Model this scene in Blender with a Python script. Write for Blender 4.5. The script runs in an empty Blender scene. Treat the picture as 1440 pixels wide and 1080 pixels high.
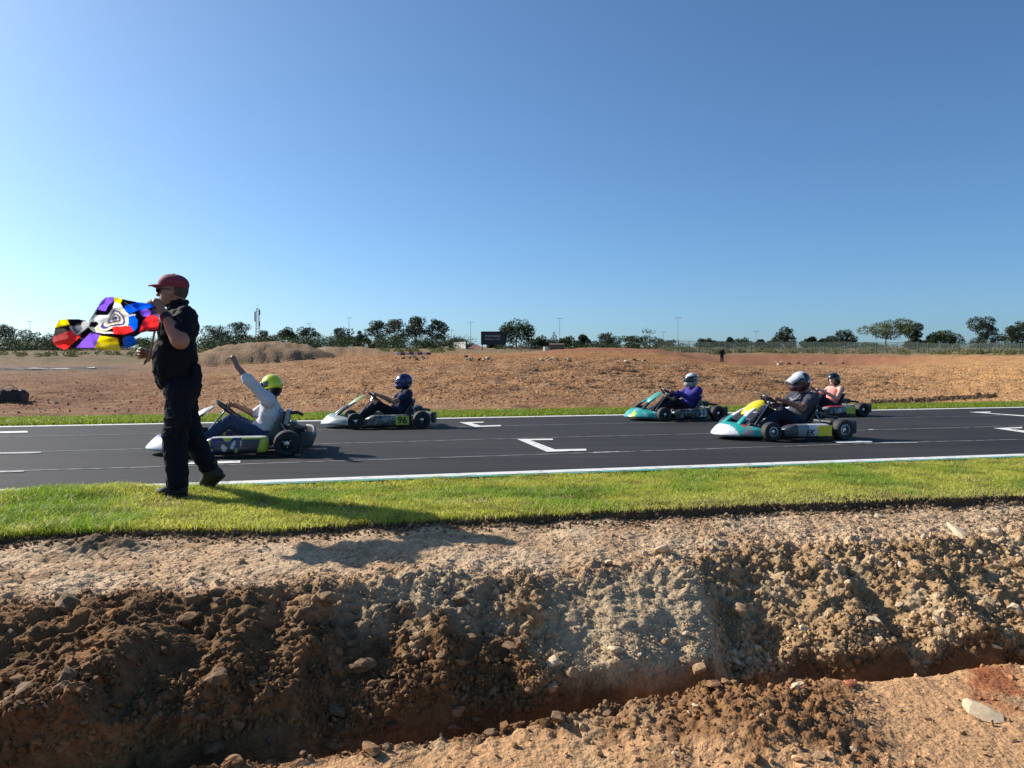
import bpy, bmesh, math, random
import numpy as np
from mathutils import Vector, Matrix, Euler
random.seed(7); RNG = np.random.default_rng(11)
R = math.radians
scene = bpy.context.scene
COL = scene.collection

# ------------------------------------------------------------------ camera, sky, sun, exposure
CAMZ = 0.95                      # the photographer stands low, in the dug-out ground
FPX = 1085.0                     # focal length in photograph pixels (1440 wide)
PITCH = math.atan(20.0 / FPX)
cam_data = bpy.data.cameras.new('camera'); cam = bpy.data.objects.new('camera', cam_data)
COL.objects.link(cam)
cam.location = (0, 0, CAMZ); cam.rotation_euler = (R(90) - PITCH, 0, 0)
cam_data.sensor_width = 36.0; cam_data.lens = 36.0 * FPX / 1440.0
cam_data.clip_start = 0.05; cam_data.clip_end = 9000
scene.camera = cam

SUN_DIR = Vector((-1.45, 0.74, 0.0)).normalized()
SUN_EL = R(31.5)
SUN_AZ = math.atan2(SUN_DIR.x, SUN_DIR.y)
world = bpy.data.worlds.new('World'); scene.world = world; world.use_nodes = True
wn = world.node_tree.nodes; wl = world.node_tree.links
sky = wn.new('ShaderNodeTexSky'); sky.sky_type = 'NISHITA'; sky.sun_disc = False
sky.sun_elevation = SUN_EL; sky.sun_rotation = SUN_AZ
sky.altitude = 500; sky.air_density = 0.8; sky.dust_density = 1.7; sky.ozone_density = 8.0
bg = wn['Background']; bg.inputs['Strength'].default_value = 0.104
tint = wn.new('ShaderNodeMix'); tint.data_type = 'RGBA'; tint.blend_type = 'MULTIPLY'; tint.inputs[0].default_value = 1.0
tint.inputs[7].default_value = (0.985, 1.06, 0.975, 1.0)      # white balance of the sky
wl.new(sky.outputs[0], tint.inputs[6]); wl.new(tint.outputs[2], bg.inputs['Color'])
sl = bpy.data.lights.new('sun', 'SUN'); sl.energy = 5.0; sl.angle = R(0.53); sl.color = (1.0, 0.93, 0.82)
so = bpy.data.objects.new('sun', sl); COL.objects.link(so)
sv = Vector((SUN_DIR.x * math.cos(SUN_EL), SUN_DIR.y * math.cos(SUN_EL), math.sin(SUN_EL)))
so.rotation_euler = sv.to_track_quat('Z', 'Y').to_euler(); so.location = sv * 60
scene.view_settings.view_transform = 'Standard'; scene.view_settings.look = 'None'
scene.view_settings.exposure = 0.56; scene.view_settings.gamma = 1.0
scene.view_settings.use_curve_mapping = False
scene.render.engine = 'CYCLES'
scene.cycles.max_bounces = 6; scene.cycles.diffuse_bounces = 3; scene.cycles.transparent_max_bounces = 16
scene.cycles.use_denoising = True

# ------------------------------------------------------------------ photograph pixel -> place
def ray(px, row):
    u = (px - 720.0) / FPX; v = (540.0 - row) / FPX
    c, s = math.cos(PITCH), math.sin(PITCH)
    return np.array((u, c + v * s, -s + v * c))
def at_y(px, row, Y):
    d = ray(px, row); k = Y / d[1]
    return Vector((d[0] * k, Y, CAMZ + d[2] * k))
def at_z(px, row, z=0.0):
    d = ray(px, row); k = (z - CAMZ) / d[2]
    return Vector((d[0] * k, d[1] * k, z))

# ------------------------------------------------------------------ numpy noise
_perm = np.random.default_rng(5).permutation(256); _perm = np.concatenate([_perm, _perm, _perm])
_grad = np.random.default_rng(6).normal(size=(256, 3)); _grad /= np.linalg.norm(_grad, axis=1)[:, None]
def pnoise(x, y, z=0.0):
    x, y, z = np.broadcast_arrays(np.asarray(x, float), np.asarray(y, float), np.asarray(z, float))
    xi = np.floor(x).astype(int); yi = np.floor(y).astype(int); zi = np.floor(z).astype(int)
    xf, yf, zf = x - xi, y - yi, z - zi
    fade = lambda t: t * t * t * (t * (t * 6 - 15) + 10)
    u, v, w = fade(xf), fade(yf), fade(zf)
    xi &= 255; yi &= 255; zi &= 255
    def g(i, j, k):
        h = _perm[_perm[_perm[(xi + i) & 255] + ((yi + j) & 255)] + ((zi + k) & 255)]
        gr = _grad[h]
        return gr[..., 0] * (xf - i) + gr[..., 1] * (yf - j) + gr[..., 2] * (zf - k)
    l = lambda a, b, t: a + (b - a) * t
    return l(l(l(g(0,0,0), g(1,0,0), u), l(g(0,1,0), g(1,1,0), u), v),
             l(l(g(0,0,1), g(1,0,1), u), l(g(0,1,1), g(1,1,1), u), v), w) * 1.6
def fbm(x, y, z=0.0, o=4, lac=2.1, gain=0.5):
    s = 0; a = 1.0; f = 1.0
    for i in range(o):
        s = s + a * pnoise(x * f + 17.3 * i, y * f - 9.1 * i, (np.asarray(z) * f + 3.7 * i)); a *= gain; f *= lac
    return s
def worley(x, y, z):
    x, y, z = np.broadcast_arrays(x, y, z); xi, yi, zi = [np.floor(q).astype(int) for q in (x, y, z)]
    best = np.full(x.shape, 9.0)
    for i in (-1, 0, 1):
        for j in (-1, 0, 1):
            for k in (-1, 0, 1):
                a, b, c = xi + i, yi + j, zi + k
                h = _perm[_perm[_perm[a & 255] + (b & 255)] + (c & 255)]
                d = (a + 0.5 + 0.45 * _grad[h, 0] - x) ** 2 + (b + 0.5 + 0.45 * _grad[h, 1] - y) ** 2 + (c + 0.5 + 0.45 * _grad[h, 2] - z) ** 2
                best = np.minimum(best, d)
    return np.sqrt(best)
def sstep(a, b, x):
    t = np.clip((x - a) / (b - a), 0, 1); return t * t * (3 - 2 * t)

# ------------------------------------------------------------------ materials
MATS = {}
def srgb(r, g, b):
    f = lambda c: ((c / 255 + 0.055) / 1.055) ** 2.4 if c > 10.3 else c / 255 / 12.92
    return (f(r), f(g), f(b))
def mat(name, color=(0.5, 0.5, 0.5), rough=0.6, metal=0.0, var=0.0, vscale=8.0, bump=0.0, bscale=60.0,
        attr=None, trans=0.0, coat=0.0, spec=0.5, dirt=None, bdist=None):
    if name in MATS: return MATS[name]
    m = bpy.data.materials.new(name); m.use_nodes = True; MATS[name] = m
    n = m.node_tree.nodes; l = m.node_tree.links
    p = n['Principled BSDF']; out = n['Material Output']
    p.inputs['Roughness'].default_value = rough; p.inputs['Metallic'].default_value = metal
    p.inputs['Specular IOR Level'].default_value = spec
    if coat: p.inputs['Coat Weight'].default_value = coat; p.inputs['Coat Roughness'].default_value = 0.08
    src = None
    if attr:
        a = n.new('ShaderNodeAttribute'); a.attribute_name = attr; src = a.outputs['Color']
    else:
        p.inputs['Base Color'].default_value = (*color, 1)
    tc = n.new('ShaderNodeTexCoord')
    if var or dirt:
        nz = n.new('ShaderNodeTexNoise'); nz.inputs['Scale'].default_value = vscale; nz.inputs['Detail'].default_value = 6
        l.new(tc.outputs['Object'], nz.inputs['Vector'])
        mx = n.new('ShaderNodeMix'); mx.data_type = 'RGBA'; mx.blend_type = 'MULTIPLY'
        mr = n.new('ShaderNodeMapRange'); mr.inputs[1].default_value = 0.3; mr.inputs[2].default_value = 0.7
        mr.inputs[3].default_value = 1 - var; mr.inputs[4].default_value = 1 + var
        l.new(nz.outputs['Fac'], mr.inputs[0])
        mx.inputs[0].default_value = 1.0
        if src: l.new(src, mx.inputs[6])
        else: mx.inputs[6].default_value = (*color, 1)
        l.new(mr.outputs[0], mx.inputs[7]); src = mx.outputs[2]
        if dirt:
            m2 = n.new('ShaderNodeMix'); m2.data_type = 'RGBA'
            r2 = n.new('ShaderNodeMapRange'); r2.inputs[1].default_value = 0.5; r2.inputs[2].default_value = 0.75
            r2.inputs[4].default_value = dirt[3]
            l.new(nz.outputs['Fac'], r2.inputs[0]); l.new(r2.outputs[0], m2.inputs[0])
            l.new(src, m2.inputs[6]); m2.inputs[7].default_value = (*dirt[:3], 1); src = m2.outputs[2]
    if src: l.new(src, p.inputs['Base Color'])
    if bump:
        bz = n.new('ShaderNodeTexNoise'); bz.inputs['Scale'].default_value = bscale; bz.inputs['Detail'].default_value = 8
        l.new(tc.outputs['Object'], bz.inputs['Vector'])
        bp = n.new('ShaderNodeBump'); bp.inputs['Strength'].default_value = min(1, bump); bp.inputs['Distance'].default_value = bdist or 0.6 / bscale
        l.new(bz.outputs['Fac'], bp.inputs['Height']); l.new(bp.outputs[0], p.inputs['Normal'])
    if trans:
        t = n.new('ShaderNodeBsdfTranslucent'); ms = n.new('ShaderNodeMixShader'); ms.inputs[0].default_value = trans
        if src: l.new(src, t.inputs['Color'])
        else: t.inputs['Color'].default_value = (*color, 1)
        l.new(p.outputs[0], ms.inputs[1]); l.new(t.outputs[0], ms.inputs[2]); l.new(ms.outputs[0], out.inputs['Surface'])
    return m

# ------------------------------------------------------------------ objects
def tag(o, label=None, cat=None, group=None, kind=None):
    if label: o['label'] = label
    if cat: o['category'] = cat
    if group: o['group'] = group
    if kind: o['kind'] = kind
    return o
def empty(name, loc=(0, 0, 0), rz=0.0, parent=None):
    o = bpy.data.objects.new(name, None); COL.objects.link(o); o.location = loc; o.rotation_euler = (0, 0, rz)
    o.empty_display_size = 0.1
    if parent: o.parent = parent
    return o
def link(name, me, parent=None, loc=None, rot=None, scale=None):
    o = bpy.data.objects.new(name, me); COL.objects.link(o)
    if parent: o.parent = parent
    if loc is not None: o.location = loc
    if rot is not None: o.rotation_euler = rot
    if scale is not None: o.scale = scale
    return o
def np_mesh(name, verts, faces, m=None, smooth=True, colors=None, attr='col', midx=None):
    """verts (n,3), faces (f,k) array with one k; colors per vertex (n,3)"""
    verts = np.asarray(verts, np.float32); faces = np.asarray(faces, np.int32)
    me = bpy.data.meshes.new(name)
    nf, k = faces.shape
    me.vertices.add(len(verts)); me.vertices.foreach_set('co', verts.ravel())
    me.loops.add(nf * k); me.loops.foreach_set('vertex_index', faces.ravel())
    me.polygons.add(nf); me.polygons.foreach_set('loop_start', np.arange(0, nf * k, k, dtype=np.int32))
    me.polygons.foreach_set('loop_total', np.full(nf, k, np.int32))
    if midx is not None: me.polygons.foreach_set('material_index', np.asarray(midx, np.int32))
    me.polygons.foreach_set('use_smooth', np.full(nf, bool(smooth)))
    if colors is not None:
        a = me.color_attributes.new(attr, 'FLOAT_COLOR', 'POINT')
        c = np.ones((len(verts), 4), np.float32); c[:, :3] = colors; a.data.foreach_set('color', c.ravel())
    me.update(calc_edges=True)
    if m is not None:
        for mm in (m if isinstance(m, (list, tuple)) else [m]): me.materials.append(mm)
    return me
class MB:
    """collects shapes; build() links them as ONE mesh object"""
    def __init__(s): s.v = []; s.f = []; s.mi = []; s.cur = 0
    def add(s, vs, fs):
        o = len(s.v); s.v += [tuple(x) for x in vs]
        for f in fs: s.f.append(tuple(i + o for i in f)); s.mi.append(s.cur)
        return s
    def box(s, c, size, rot=(0, 0, 0), taper=1.0):
        M = Euler(rot).to_matrix(); c = Vector(c); hx, hy, hz = [a / 2 for a in size]
        vs = []
        for z in (-1, 1):
            k = taper if z > 0 else 1
            for x, y in ((-1, -1), (1, -1), (1, 1), (-1, 1)): vs.append(c + M @ Vector((x * hx * k, y * hy * k, z * hz)))
        return s.add(vs, [(0,3,2,1), (4,5,6,7), (0,1,5,4), (1,2,6,5), (2,3,7,6), (3,0,4,7)])
    def tube(s, pts, r, n=10, caps=True):
        pts = [Vector(p) for p in pts]; rs = r if isinstance(r, (list, tuple)) else [r] * len(pts)
        rings = []; up = None
        for i, p in enumerate(pts):
            t = (pts[min(i + 1, len(pts) - 1)] - pts[max(i - 1, 0)]).normalized()
            if up is None: up = Vector((0, 0, 1)) if abs(t.z) < 0.9 else Vector((1, 0, 0))
            a = t.cross(up).normalized(); b = a.cross(t).normalized(); up = b
            rings.append([p + (a * math.cos(2 * math.pi * j / n) + b * math.sin(2 * math.pi * j / n)) * rs[i] for j in range(n)])
        return s.rings(rings, caps)
    def rings(s, rings, caps=True, closed=True):
        n = len(rings[0]); vs = [p for r in rings for p in r]; fs = []
        for i in range(len(rings) - 1):
            for j in range(n if closed else n - 1):
                k = (j + 1) % n; fs.append((i * n + j, i * n + k, (i + 1) * n + k, (i + 1) * n + j))
        if caps: fs.append(tuple(reversed(range(n)))); fs.append(tuple(range((len(rings) - 1) * n, len(rings) * n)))
        return s.add(vs, fs)
    def lathe(s, prof, M=None, n=24):
        """prof: (radius, height) pairs; axis local z, placed by matrix M"""
        M = M or Matrix.Identity(4)
        rings = [[M @ Vector((r * math.cos(2 * math.pi * j / n), r * math.sin(2 * math.pi * j / n), h)) for j in range(n)] for r, h in prof]
        return s.rings(rings, caps=True)
    def mesh(s, name, m, smooth=True, ang=40):
        me = bpy.data.meshes.new(name); me.from_pydata(s.v, [], s.f); me.update()
        for mm in (m if isinstance(m, (list, tuple)) else [m]): me.materials.append(mm)
        for i, p in enumerate(me.polygons):
            p.material_index = s.mi[i]
        bm = bmesh.new(); bm.from_mesh(me); bmesh.ops.recalc_face_normals(bm, faces=bm.faces)
        for e in bm.edges:
            if len(e.link_faces) == 2 and e.calc_face_angle(0) > R(ang): e.smooth = False
        for f in bm.faces: f.smooth = smooth
        bm.to_mesh(me); bm.free()
        return me
    def build(s, name, m, parent=None, smooth=True, ang=40, bevel=0.0, sub=0):
        o = link(name, s.mesh(name, m, smooth, ang), parent)
        if bevel:
            b = o.modifiers.new('bevel', 'BEVEL'); b.width = bevel; b.segments = 2; b.limit_method = 'ANGLE'
        if sub:
            b = o.modifiers.new('sub', 'SUBSURF'); b.levels = sub; b.render_levels = sub
        return o
def copy_tree(o, parent=None):
    c = o.copy(); COL.objects.link(c); c.parent = parent
    for ch in list(o.children): copy_tree(ch, c)
    return c
def text_mesh(txt, size, m, name, bold=0.0, depth=0.0015, shear=0.0, sx=1.0):
    cu = bpy.data.curves.new(name, 'FONT'); cu.body = txt; cu.size = size; cu.align_x = 'CENTER'; cu.align_y = 'CENTER'
    cu.extrude = depth; cu.offset = bold; cu.shear = shear; cu.resolution_u = 3
    ob = bpy.data.objects.new(name, cu); COL.objects.link(ob)
    me = bpy.data.meshes.new_from_object(ob.evaluated_get(bpy.context.evaluated_depsgraph_get()))
    bpy.data.objects.remove(ob); bpy.data.curves.remove(cu)
    me.materials.clear(); me.materials.append(m); me.name = name
    if sx != 1.0: me.transform(Matrix.Diagonal((sx, 1, 1, 1)))
    return me

# ------------------------------------------------------------------ smooth solids from blended primitives (surface nets)
def seg(a, b, ra, rb=None, k=None, flat=None):      # tapered capsule; flat=(axis, scale) squeezes it
    return ('c', np.array(a, float), np.array(b, float), ra, ra if rb is None else rb, k, flat)
def ell(c, r, rot=None, k=None):
    return ('e', np.array(c, float), np.array(r, float), None if rot is None else np.array(Euler(rot).to_matrix()), k)
def solid(prims, voxel, k=0.03, cut=None, grow=0.0):
    lo = np.full(3, 1e9); hi = np.full(3, -1e9); boxes = []
    for p in prims:
        if p[0] == 'c':
            r = max(p[3], p[4]) + grow; a = np.minimum(p[1], p[2]) - r; b = np.maximum(p[1], p[2]) + r
        else:
            r = p[2].max() + grow; a = p[1] - r; b = p[1] + r
        boxes.append((a, b)); lo = np.minimum(lo, a); hi = np.maximum(hi, b)
    pad = 3 * voxel; lo = lo - pad; hi = hi + pad
    dims = np.ceil((hi - lo) / voxel).astype(int) + 1
    D = np.full(dims, 1.0, np.float32)
    ax = [lo[i] + np.arange(dims[i]) * voxel for i in range(3)]
    for p, (a, b) in zip(prims, boxes):
        kk = (p[5] if p[0] == 'c' else p[4]) or k
        m = kk + 3 * voxel
        i0 = np.maximum(((a - m - lo) / voxel).astype(int), 0); i1 = np.minimum(((b + m - lo) / voxel).astype(int) + 2, dims)
        X = ax[0][i0[0]:i1[0]][:, None, None]; Y = ax[1][i0[1]:i1[1]][None, :, None]; Z = ax[2][i0[2]:i1[2]][None, None, :]
        if p[0] == 'c':
            A, B = p[1], p[2]; ba = B - A; L = max(float(ba @ ba), 1e-9)
            px, py, pz = X - A[0], Y - A[1], Z - A[2]
            h = np.clip((px * ba[0] + py * ba[1] + pz * ba[2]) / L, 0, 1)
            dx, dy, dz = px - ba[0] * h, py - ba[1] * h, pz - ba[2] * h
            r = p[3] + (p[4] - p[3]) * h + grow
            if p[6] is not None:
                axis, sc = p[6]; axis = np.array(axis, float)
                t = dx * axis[0] + dy * axis[1] + dz * axis[2]; q = 1 / sc - 1
                dx, dy, dz = dx + axis[0] * t * q, dy + axis[1] * t * q, dz + axis[2] * t * q
                d = (np.sqrt(dx * dx + dy * dy + dz * dz) - r) * min(1, sc)
            else:
                d = np.sqrt(dx * dx + dy * dy + dz * dz) - r
        else:
            px, py, pz = np.broadcast_arrays(X - p[1][0], Y - p[1][1], Z - p[1][2])
            rr = p[2] + grow
            if p[3] is not None:
                Rm = p[3]
                px, py, pz = (Rm[0, 0] * px + Rm[1, 0] * py + Rm[2, 0] * pz, Rm[0, 1] * px + Rm[1, 1] * py + Rm[2, 1] * pz,
                              Rm[0, 2] * px + Rm[1, 2] * py + Rm[2, 2] * pz)
            k0 = np.sqrt((px / rr[0]) ** 2 + (py / rr[1]) ** 2 + (pz / rr[2]) ** 2)
            k1 = np.sqrt((px / rr[0] ** 2) ** 2 + (py / rr[1] ** 2) ** 2 + (pz / rr[2] ** 2) ** 2)
            d = k0 * (k0 - 1) / np.maximum(k1, 1e-6)
        S = D[i0[0]:i1[0], i0[1]:i1[1], i0[2]:i1[2]]
        h = np.maximum(kk - np.abs(S - d), 0) / kk
        S[...] = np.minimum(S, d) - h * h * kk * 0.25
    if cut is not None:      # cut(X,Y,Z) > 0 is taken away
        D = np.maximum(D, cut(ax[0][:, None, None], ax[1][None, :, None], ax[2][None, None, :]).astype(np.float32))
    return surface_nets(D, lo, voxel)
def surface_nets(D, lo, voxel):
    s = D < 0
    c = np.zeros(tuple(d - 1 for d in D.shape), np.int8)
    for i in (0, 1):
        for j in (0, 1):
            for k in (0, 1): c += s[i:i + c.shape[0], j:j + c.shape[1], k:k + c.shape[2]]
    act = (c > 0) & (c < 8)
    idx = np.argwhere(act); ids = np.full(c.shape, -1, np.int32); ids[act] = np.arange(len(idx))
    P = np.zeros((len(idx), 3)); W = np.zeros(len(idx))
    corners = [(i, j, k) for i in (0, 1) for j in (0, 1) for k in (0, 1)]
    val = {q: D[idx[:, 0] + q[0], idx[:, 1] + q[1], idx[:, 2] + q[2]] for q in corners}
    for a in corners:
        for x in range(3):
            if a[x] == 0:
                b = list(a); b[x] = 1; b = tuple(b)
                va, vb = val[a], val[b]; cr = (va < 0) != (vb < 0)
                t = np.where(cr, va / np.where(cr, va - vb, 1), 0)
                pos = np.tile(np.array(a, float), (len(idx), 1)); pos[:, x] += t
                P += np.where(cr[:, None], pos, 0); W += cr
    P = P / W[:, None] + idx
    V = lo + P * voxel
    F = []
    for x in range(3):
        y, z = (x + 1) % 3, (x + 2) % 3
        sl0 = [slice(None)] * 3; sl1 = [slice(None)] * 3
        sl0[x] = slice(0, -1); sl1[x] = slice(1, None)
        a, b = s[tuple(sl0)], s[tuple(sl1)]
        e = np.argwhere(a != b)
        e = e[(e[:, y] > 0) & (e[:, z] > 0) & (e[:, y] < c.shape[y]) & (e[:, z] < c.shape[z])]
        def cid(dy, dz):
            q = e.copy(); q[:, y] += dy; q[:, z] += dz
            return ids[q[:, 0], q[:, 1], q[:, 2]]
        quad = np.stack([cid(-1, -1), cid(0, -1), cid(0, 0), cid(-1, 0)], 1)
        flip = ~a[e[:, 0], e[:, 1], e[:, 2]]
        quad[flip] = quad[flip][:, ::-1]
        F.append(quad)
    return V, np.concatenate(F)
def wrinkle(V, F, amp, scale, seed=0.0, stretch=(1, 1, 1)):
    n = np.zeros_like(V)
    a, b, c_ = V[F[:, 0]], V[F[:, 1]], V[F[:, 2]]
    fn = np.cross(b - a, c_ - a)
    for i in range(4): np.add.at(n, F[:, i], fn)
    n /= np.maximum(np.linalg.norm(n, axis=1)[:, None], 1e-9)
    w = pnoise(V[:, 0] * scale * stretch[0] + seed, V[:, 1] * scale * stretch[1], V[:, 2] * scale * stretch[2])
    w = (1 - 2.2 * np.abs(w)) * 0.7 + 0.6 * pnoise(V[:, 0] * scale * 2.3 + seed + 9, V[:, 1] * scale * 2.3, V[:, 2] * scale * 1.7)
    return V + n * (w * amp)[:, None]
# ------------------------------------------------------------------ road
def line_of(p, q): b = (q.y - p.y) / (q.x - p.x); return p.y - b * p.x, b
NA, NB = line_of(at_z(0, 691), at_z(1440, 640))          # near edge: y = NA + NB x
FA, FB = line_of(at_z(0, 600), at_z(1440, 572.6))        # far edge
near_y = lambda x: NA + NB * x
far_y = lambda x: FA + FB * x
def asphalt_material():
    m = bpy.data.materials.new('asphalt'); m.use_nodes = True
    n, l = m.node_tree.nodes, m.node_tree.links; p = n['Principled BSDF']
    tc = n.new('ShaderNodeTexCoord')
    mp = n.new('ShaderNodeMapping'); mp.inputs['Rotation'].default_value = (0, 0, -R(16.5)); mp.inputs['Scale'].default_value = (0.12, 2.6, 1)
    l.new(tc.outputs['Object'], mp.inputs[0])
    st = n.new('ShaderNodeTexNoise'); st.inputs['Scale'].default_value = 1.6; st.inputs['Detail'].default_value = 7; l.new(mp.outputs[0], st.inputs[0])
    bl = n.new('ShaderNodeTexNoise'); bl.inputs['Scale'].default_value = 0.35; bl.inputs['Detail'].default_value = 4; l.new(tc.outputs['Object'], bl.inputs[0])
    gr = n.new('ShaderNodeTexNoise'); gr.inputs['Scale'].default_value = 90; gr.inputs['Detail'].default_value = 5; l.new(tc.outputs['Object'], gr.inputs[0])
    a = n.new('ShaderNodeMath'); a.operation = 'ADD'; l.new(st.outputs[0], a.inputs[0]); l.new(bl.outputs[0], a.inputs[1])
    b = n.new('ShaderNodeMath'); b.operation = 'MULTIPLY_ADD'; l.new(gr.outputs[0], b.inputs[0]); b.inputs[1].default_value = 0.7; l.new(a.outputs[0], b.inputs[2])
    cr = n.new('ShaderNodeValToRGB'); l.new(b.outputs[0], cr.inputs[0]); cr.inputs[0].default_value = 0.5
    mr = n.new('ShaderNodeMapRange'); mr.inputs[1].default_value = 1.0; mr.inputs[2].default_value = 1.7; l.new(b.outputs[0], mr.inputs[0]); l.new(mr.outputs[0], cr.inputs[0])
    cr.color_ramp.elements[0].color = (0.014, 0.0135, 0.0145, 1); cr.color_ramp.elements[1].color = (0.039, 0.0375, 0.038, 1)
    l.new(cr.outputs[0], p.inputs['Base Color']); p.inputs['Roughness'].default_value = 0.82; p.inputs['Specular IOR Level'].default_value = 0.22
    bp = n.new('ShaderNodeBump'); bp.inputs['Strength'].default_value = 0.6; bp.inputs['Distance'].default_value = 0.004
    l.new(gr.outputs[0], bp.inputs['Height']); l.new(bp.outputs[0], p.inputs['Normal'])
    return m
def road():
    xs = np.linspace(-30, 60, 121); vs = []; fs = []
    for x in xs:
        y0, y1 = near_y(x) - 0.10, far_y(x) + 0.12
        for t in np.linspace(0, 1, 9): vs.append((x, y0 + (y1 - y0) * t, 0.0))
    for i in range(len(xs) - 1):
        for j in range(8): fs.append((i * 9 + j, (i + 1) * 9 + j, (i + 1) * 9 + j + 1, i * 9 + j + 1))
    o = link('road', np_mesh('road', vs, fs, asphalt_material(), smooth=False)); tag(o, kind='structure')
    return o
ROAD = road()
def paint_material(name, col, wear):
    m = bpy.data.materials.new(name); m.use_nodes = True
    n, l = m.node_tree.nodes, m.node_tree.links; p = n['Principled BSDF']; tc = n.new('ShaderNodeTexCoord')
    nz = n.new('ShaderNodeTexNoise'); nz.inputs['Scale'].default_value = 9; nz.inputs['Detail'].default_value = 9; l.new(tc.outputs['Object'], nz.inputs[0])
    cr = n.new('ShaderNodeValToRGB'); l.new(nz.outputs[0], cr.inputs[0])
    cr.color_ramp.elements[0].position = wear - 0.10; cr.color_ramp.elements[0].color = (0.07, 0.068, 0.066, 1)
    cr.color_ramp.elements[1].position = wear + 0.06; cr.color_ramp.elements[1].color = (*col, 1)
    l.new(cr.outputs[0], p.inputs['Base Color']); p.inputs['Roughness'].default_value = 0.7
    return m
PAINT = paint_material('white_road_paint', (0.66, 0.65, 0.62), 0.38)
WORN = paint_material('worn_road_paint', (0.27, 0.265, 0.26), 0.47)
TEAL = paint_material('teal_road_paint', (0.05, 0.27, 0.23), 0.46)
def stripe(name, pts, w, m, z=0.004, n=40):
    """pts: pixels of the stripe's centre line, w: width in metres across the road"""
    P = [at_z(px, r, 0) for px, r in pts]; vs = []; fs = []
    x0, x1 = P[0].x, P[-1].x
    for x in np.linspace(x0, x1, n):
        y = np.interp(x, [p.x for p in P], [p.y for p in P])
        vs += [(x, y - w / 2, z), (x, y + w / 2, z)]
    for i in range(n - 1): fs.append((2 * i, 2 * i + 2, 2 * i + 3, 2 * i + 1))
    return link(name, np_mesh(name, vs, fs, m, smooth=False), ROAD)
def edge_stripe(name, f, off, w, m, z, x0=-25, x1=50):
    xs = np.linspace(x0, x1, 160); vs = []; fs = []
    for x in xs: vs += [(x, f(x) + off - w / 2, z), (x, f(x) + off + w / 2, z)]
    for i in range(len(xs) - 1): fs.append((2 * i, 2 * i + 2, 2 * i + 3, 2 * i + 1))
    return link(name, np_mesh(name, vs, fs, m, smooth=False), ROAD)
edge_stripe('edge_line', near_y, 0.02, 0.17, PAINT, 0.004)
edge_stripe('edge_line', far_y, -0.05, 0.30, PAINT, 0.004)
edge_stripe('teal_edge_band', near_y, -0.135, 0.11, TEAL, 0.006, -2.6, 50)
for pts in ([(-300, 621), (0, 615), (700, 599), (900, 595), (1230, 588), (1440, 584)],
            [(-300, 645), (0, 637), (610, 620), (868, 613), (1220, 605), (1440, 599)],
            [(-200, 669), (0, 663), (217, 657), (890, 635), (1250, 623), (1440, 618)]):
    stripe('paving_seam', pts, 0.045, WORN, n=90)
for a, b in (((835, 636.9), (870, 635.8)), ((1240, 623.3), (1290, 622.4)), ((1222, 604.5), (1228, 604.2))):
    stripe('seam_paint', (a, b), 0.05, PAINT, z=0.006, n=6)
FAINT = paint_material('faint_road_paint', (0.40, 0.395, 0.385), 0.44)
def poly(name, pix, z=0.008, m_=None):
    vs = [at_z(px, r, z) for px, r in pix]
    m = MB(); m.add(vs, [tuple(range(len(vs)))]); return m.build(name, m_ or PAINT, ROAD, smooth=False)
# starting-grid brackets: two arms joined by a bar across the lane
poly('grid_bracket', [(727, 617.3), (777, 616.7), (778, 618.6), (746, 619.0), (780, 631.8), (824, 631.0), (825, 633.6), (769, 635.2)])
poly('grid_bracket', [(646, 593.6), (680, 593.0), (681, 594.4), (663, 594.8), (676, 598.4), (704, 597.6), (705, 599.2), (668, 600.4)])
poly('grid_bracket', [(1397, 602.0), (1437, 600.4), (1438, 602.0), (1418, 602.8), (1460, 607.5), (1490, 606.8), (1490, 608.6), (1446, 609.2)])
poly('grid_bracket', [(1362, 579.4), (1392, 578.6), (1394, 580.0), (1384, 580.5), (1450, 584.6), (1490, 584), (1490, 586), (1440, 585.4)])
poly('grid_bracket', [(1172, 620.4), (1224, 619.6), (1227, 621.8), (1178, 622.6)])
poly('grid_bracket', [(268, 649.5), (338, 647.6), (338, 650.6), (300, 651.8), (262, 652.8)])
poly('grid_bracket', [(-40, 607.6), (39, 605.8), (39, 608.2), (-40, 610.0)])
for q in ([(0, 636.2), (58, 635.4), (58, 637.2), (0, 638.0)], [(0, 662.0), (34, 661.2), (34, 663.2), (0, 664.2)]): poly('seam_paint', q, 0.007, FAINT)

# ------------------------------------------------------------------ near ground: dug-out floor, trench, cut bank, bench, turf
def curve(pix, z):
    zz = z if isinstance(z, (list, tuple)) else [z] * len(pix)
    P = [at_z(px, r, q) for (px, r), q in zip(pix, zz)]
    xs = np.array([p.x for p in P]); ys = np.array([p.y for p in P])
    s0 = (ys[1] - ys[0]) / (xs[1] - xs[0]); s1 = (ys[-1] - ys[-2]) / (xs[-1] - xs[-2])
    s0, s1 = np.clip((s0, s1), -0.1, 0.25)
    xs = np.concatenate([[-14], xs, [18]]); ys = np.concatenate([[ys[0] - s0 * (xs[1] + 14)], ys, [ys[-1] + s1 * (18 - xs[-2])]])
    return xs, ys
CX = np.unique(np.concatenate([np.linspace(-13, -4.6, 70), np.arange(-4.6, 5.8, 0.0138), np.linspace(5.8, 16, 80)]))
def smooth(a, w):
    k = np.hanning(2 * w + 1); k /= k.sum(); return np.convolve(np.pad(a, w, mode='edge'), k, 'valid')
def Yc(pix, z):
    xs, ys = curve(pix, z); return np.interp(CX, xs, ys)
wob = lambda f, a, s=0: a * fbm(CX * f + s, 0 * CX + 3.3 + s, o=4)
pxr = lambda X, Y: 720 + FPX * X / Y
z2 = -0.50
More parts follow.
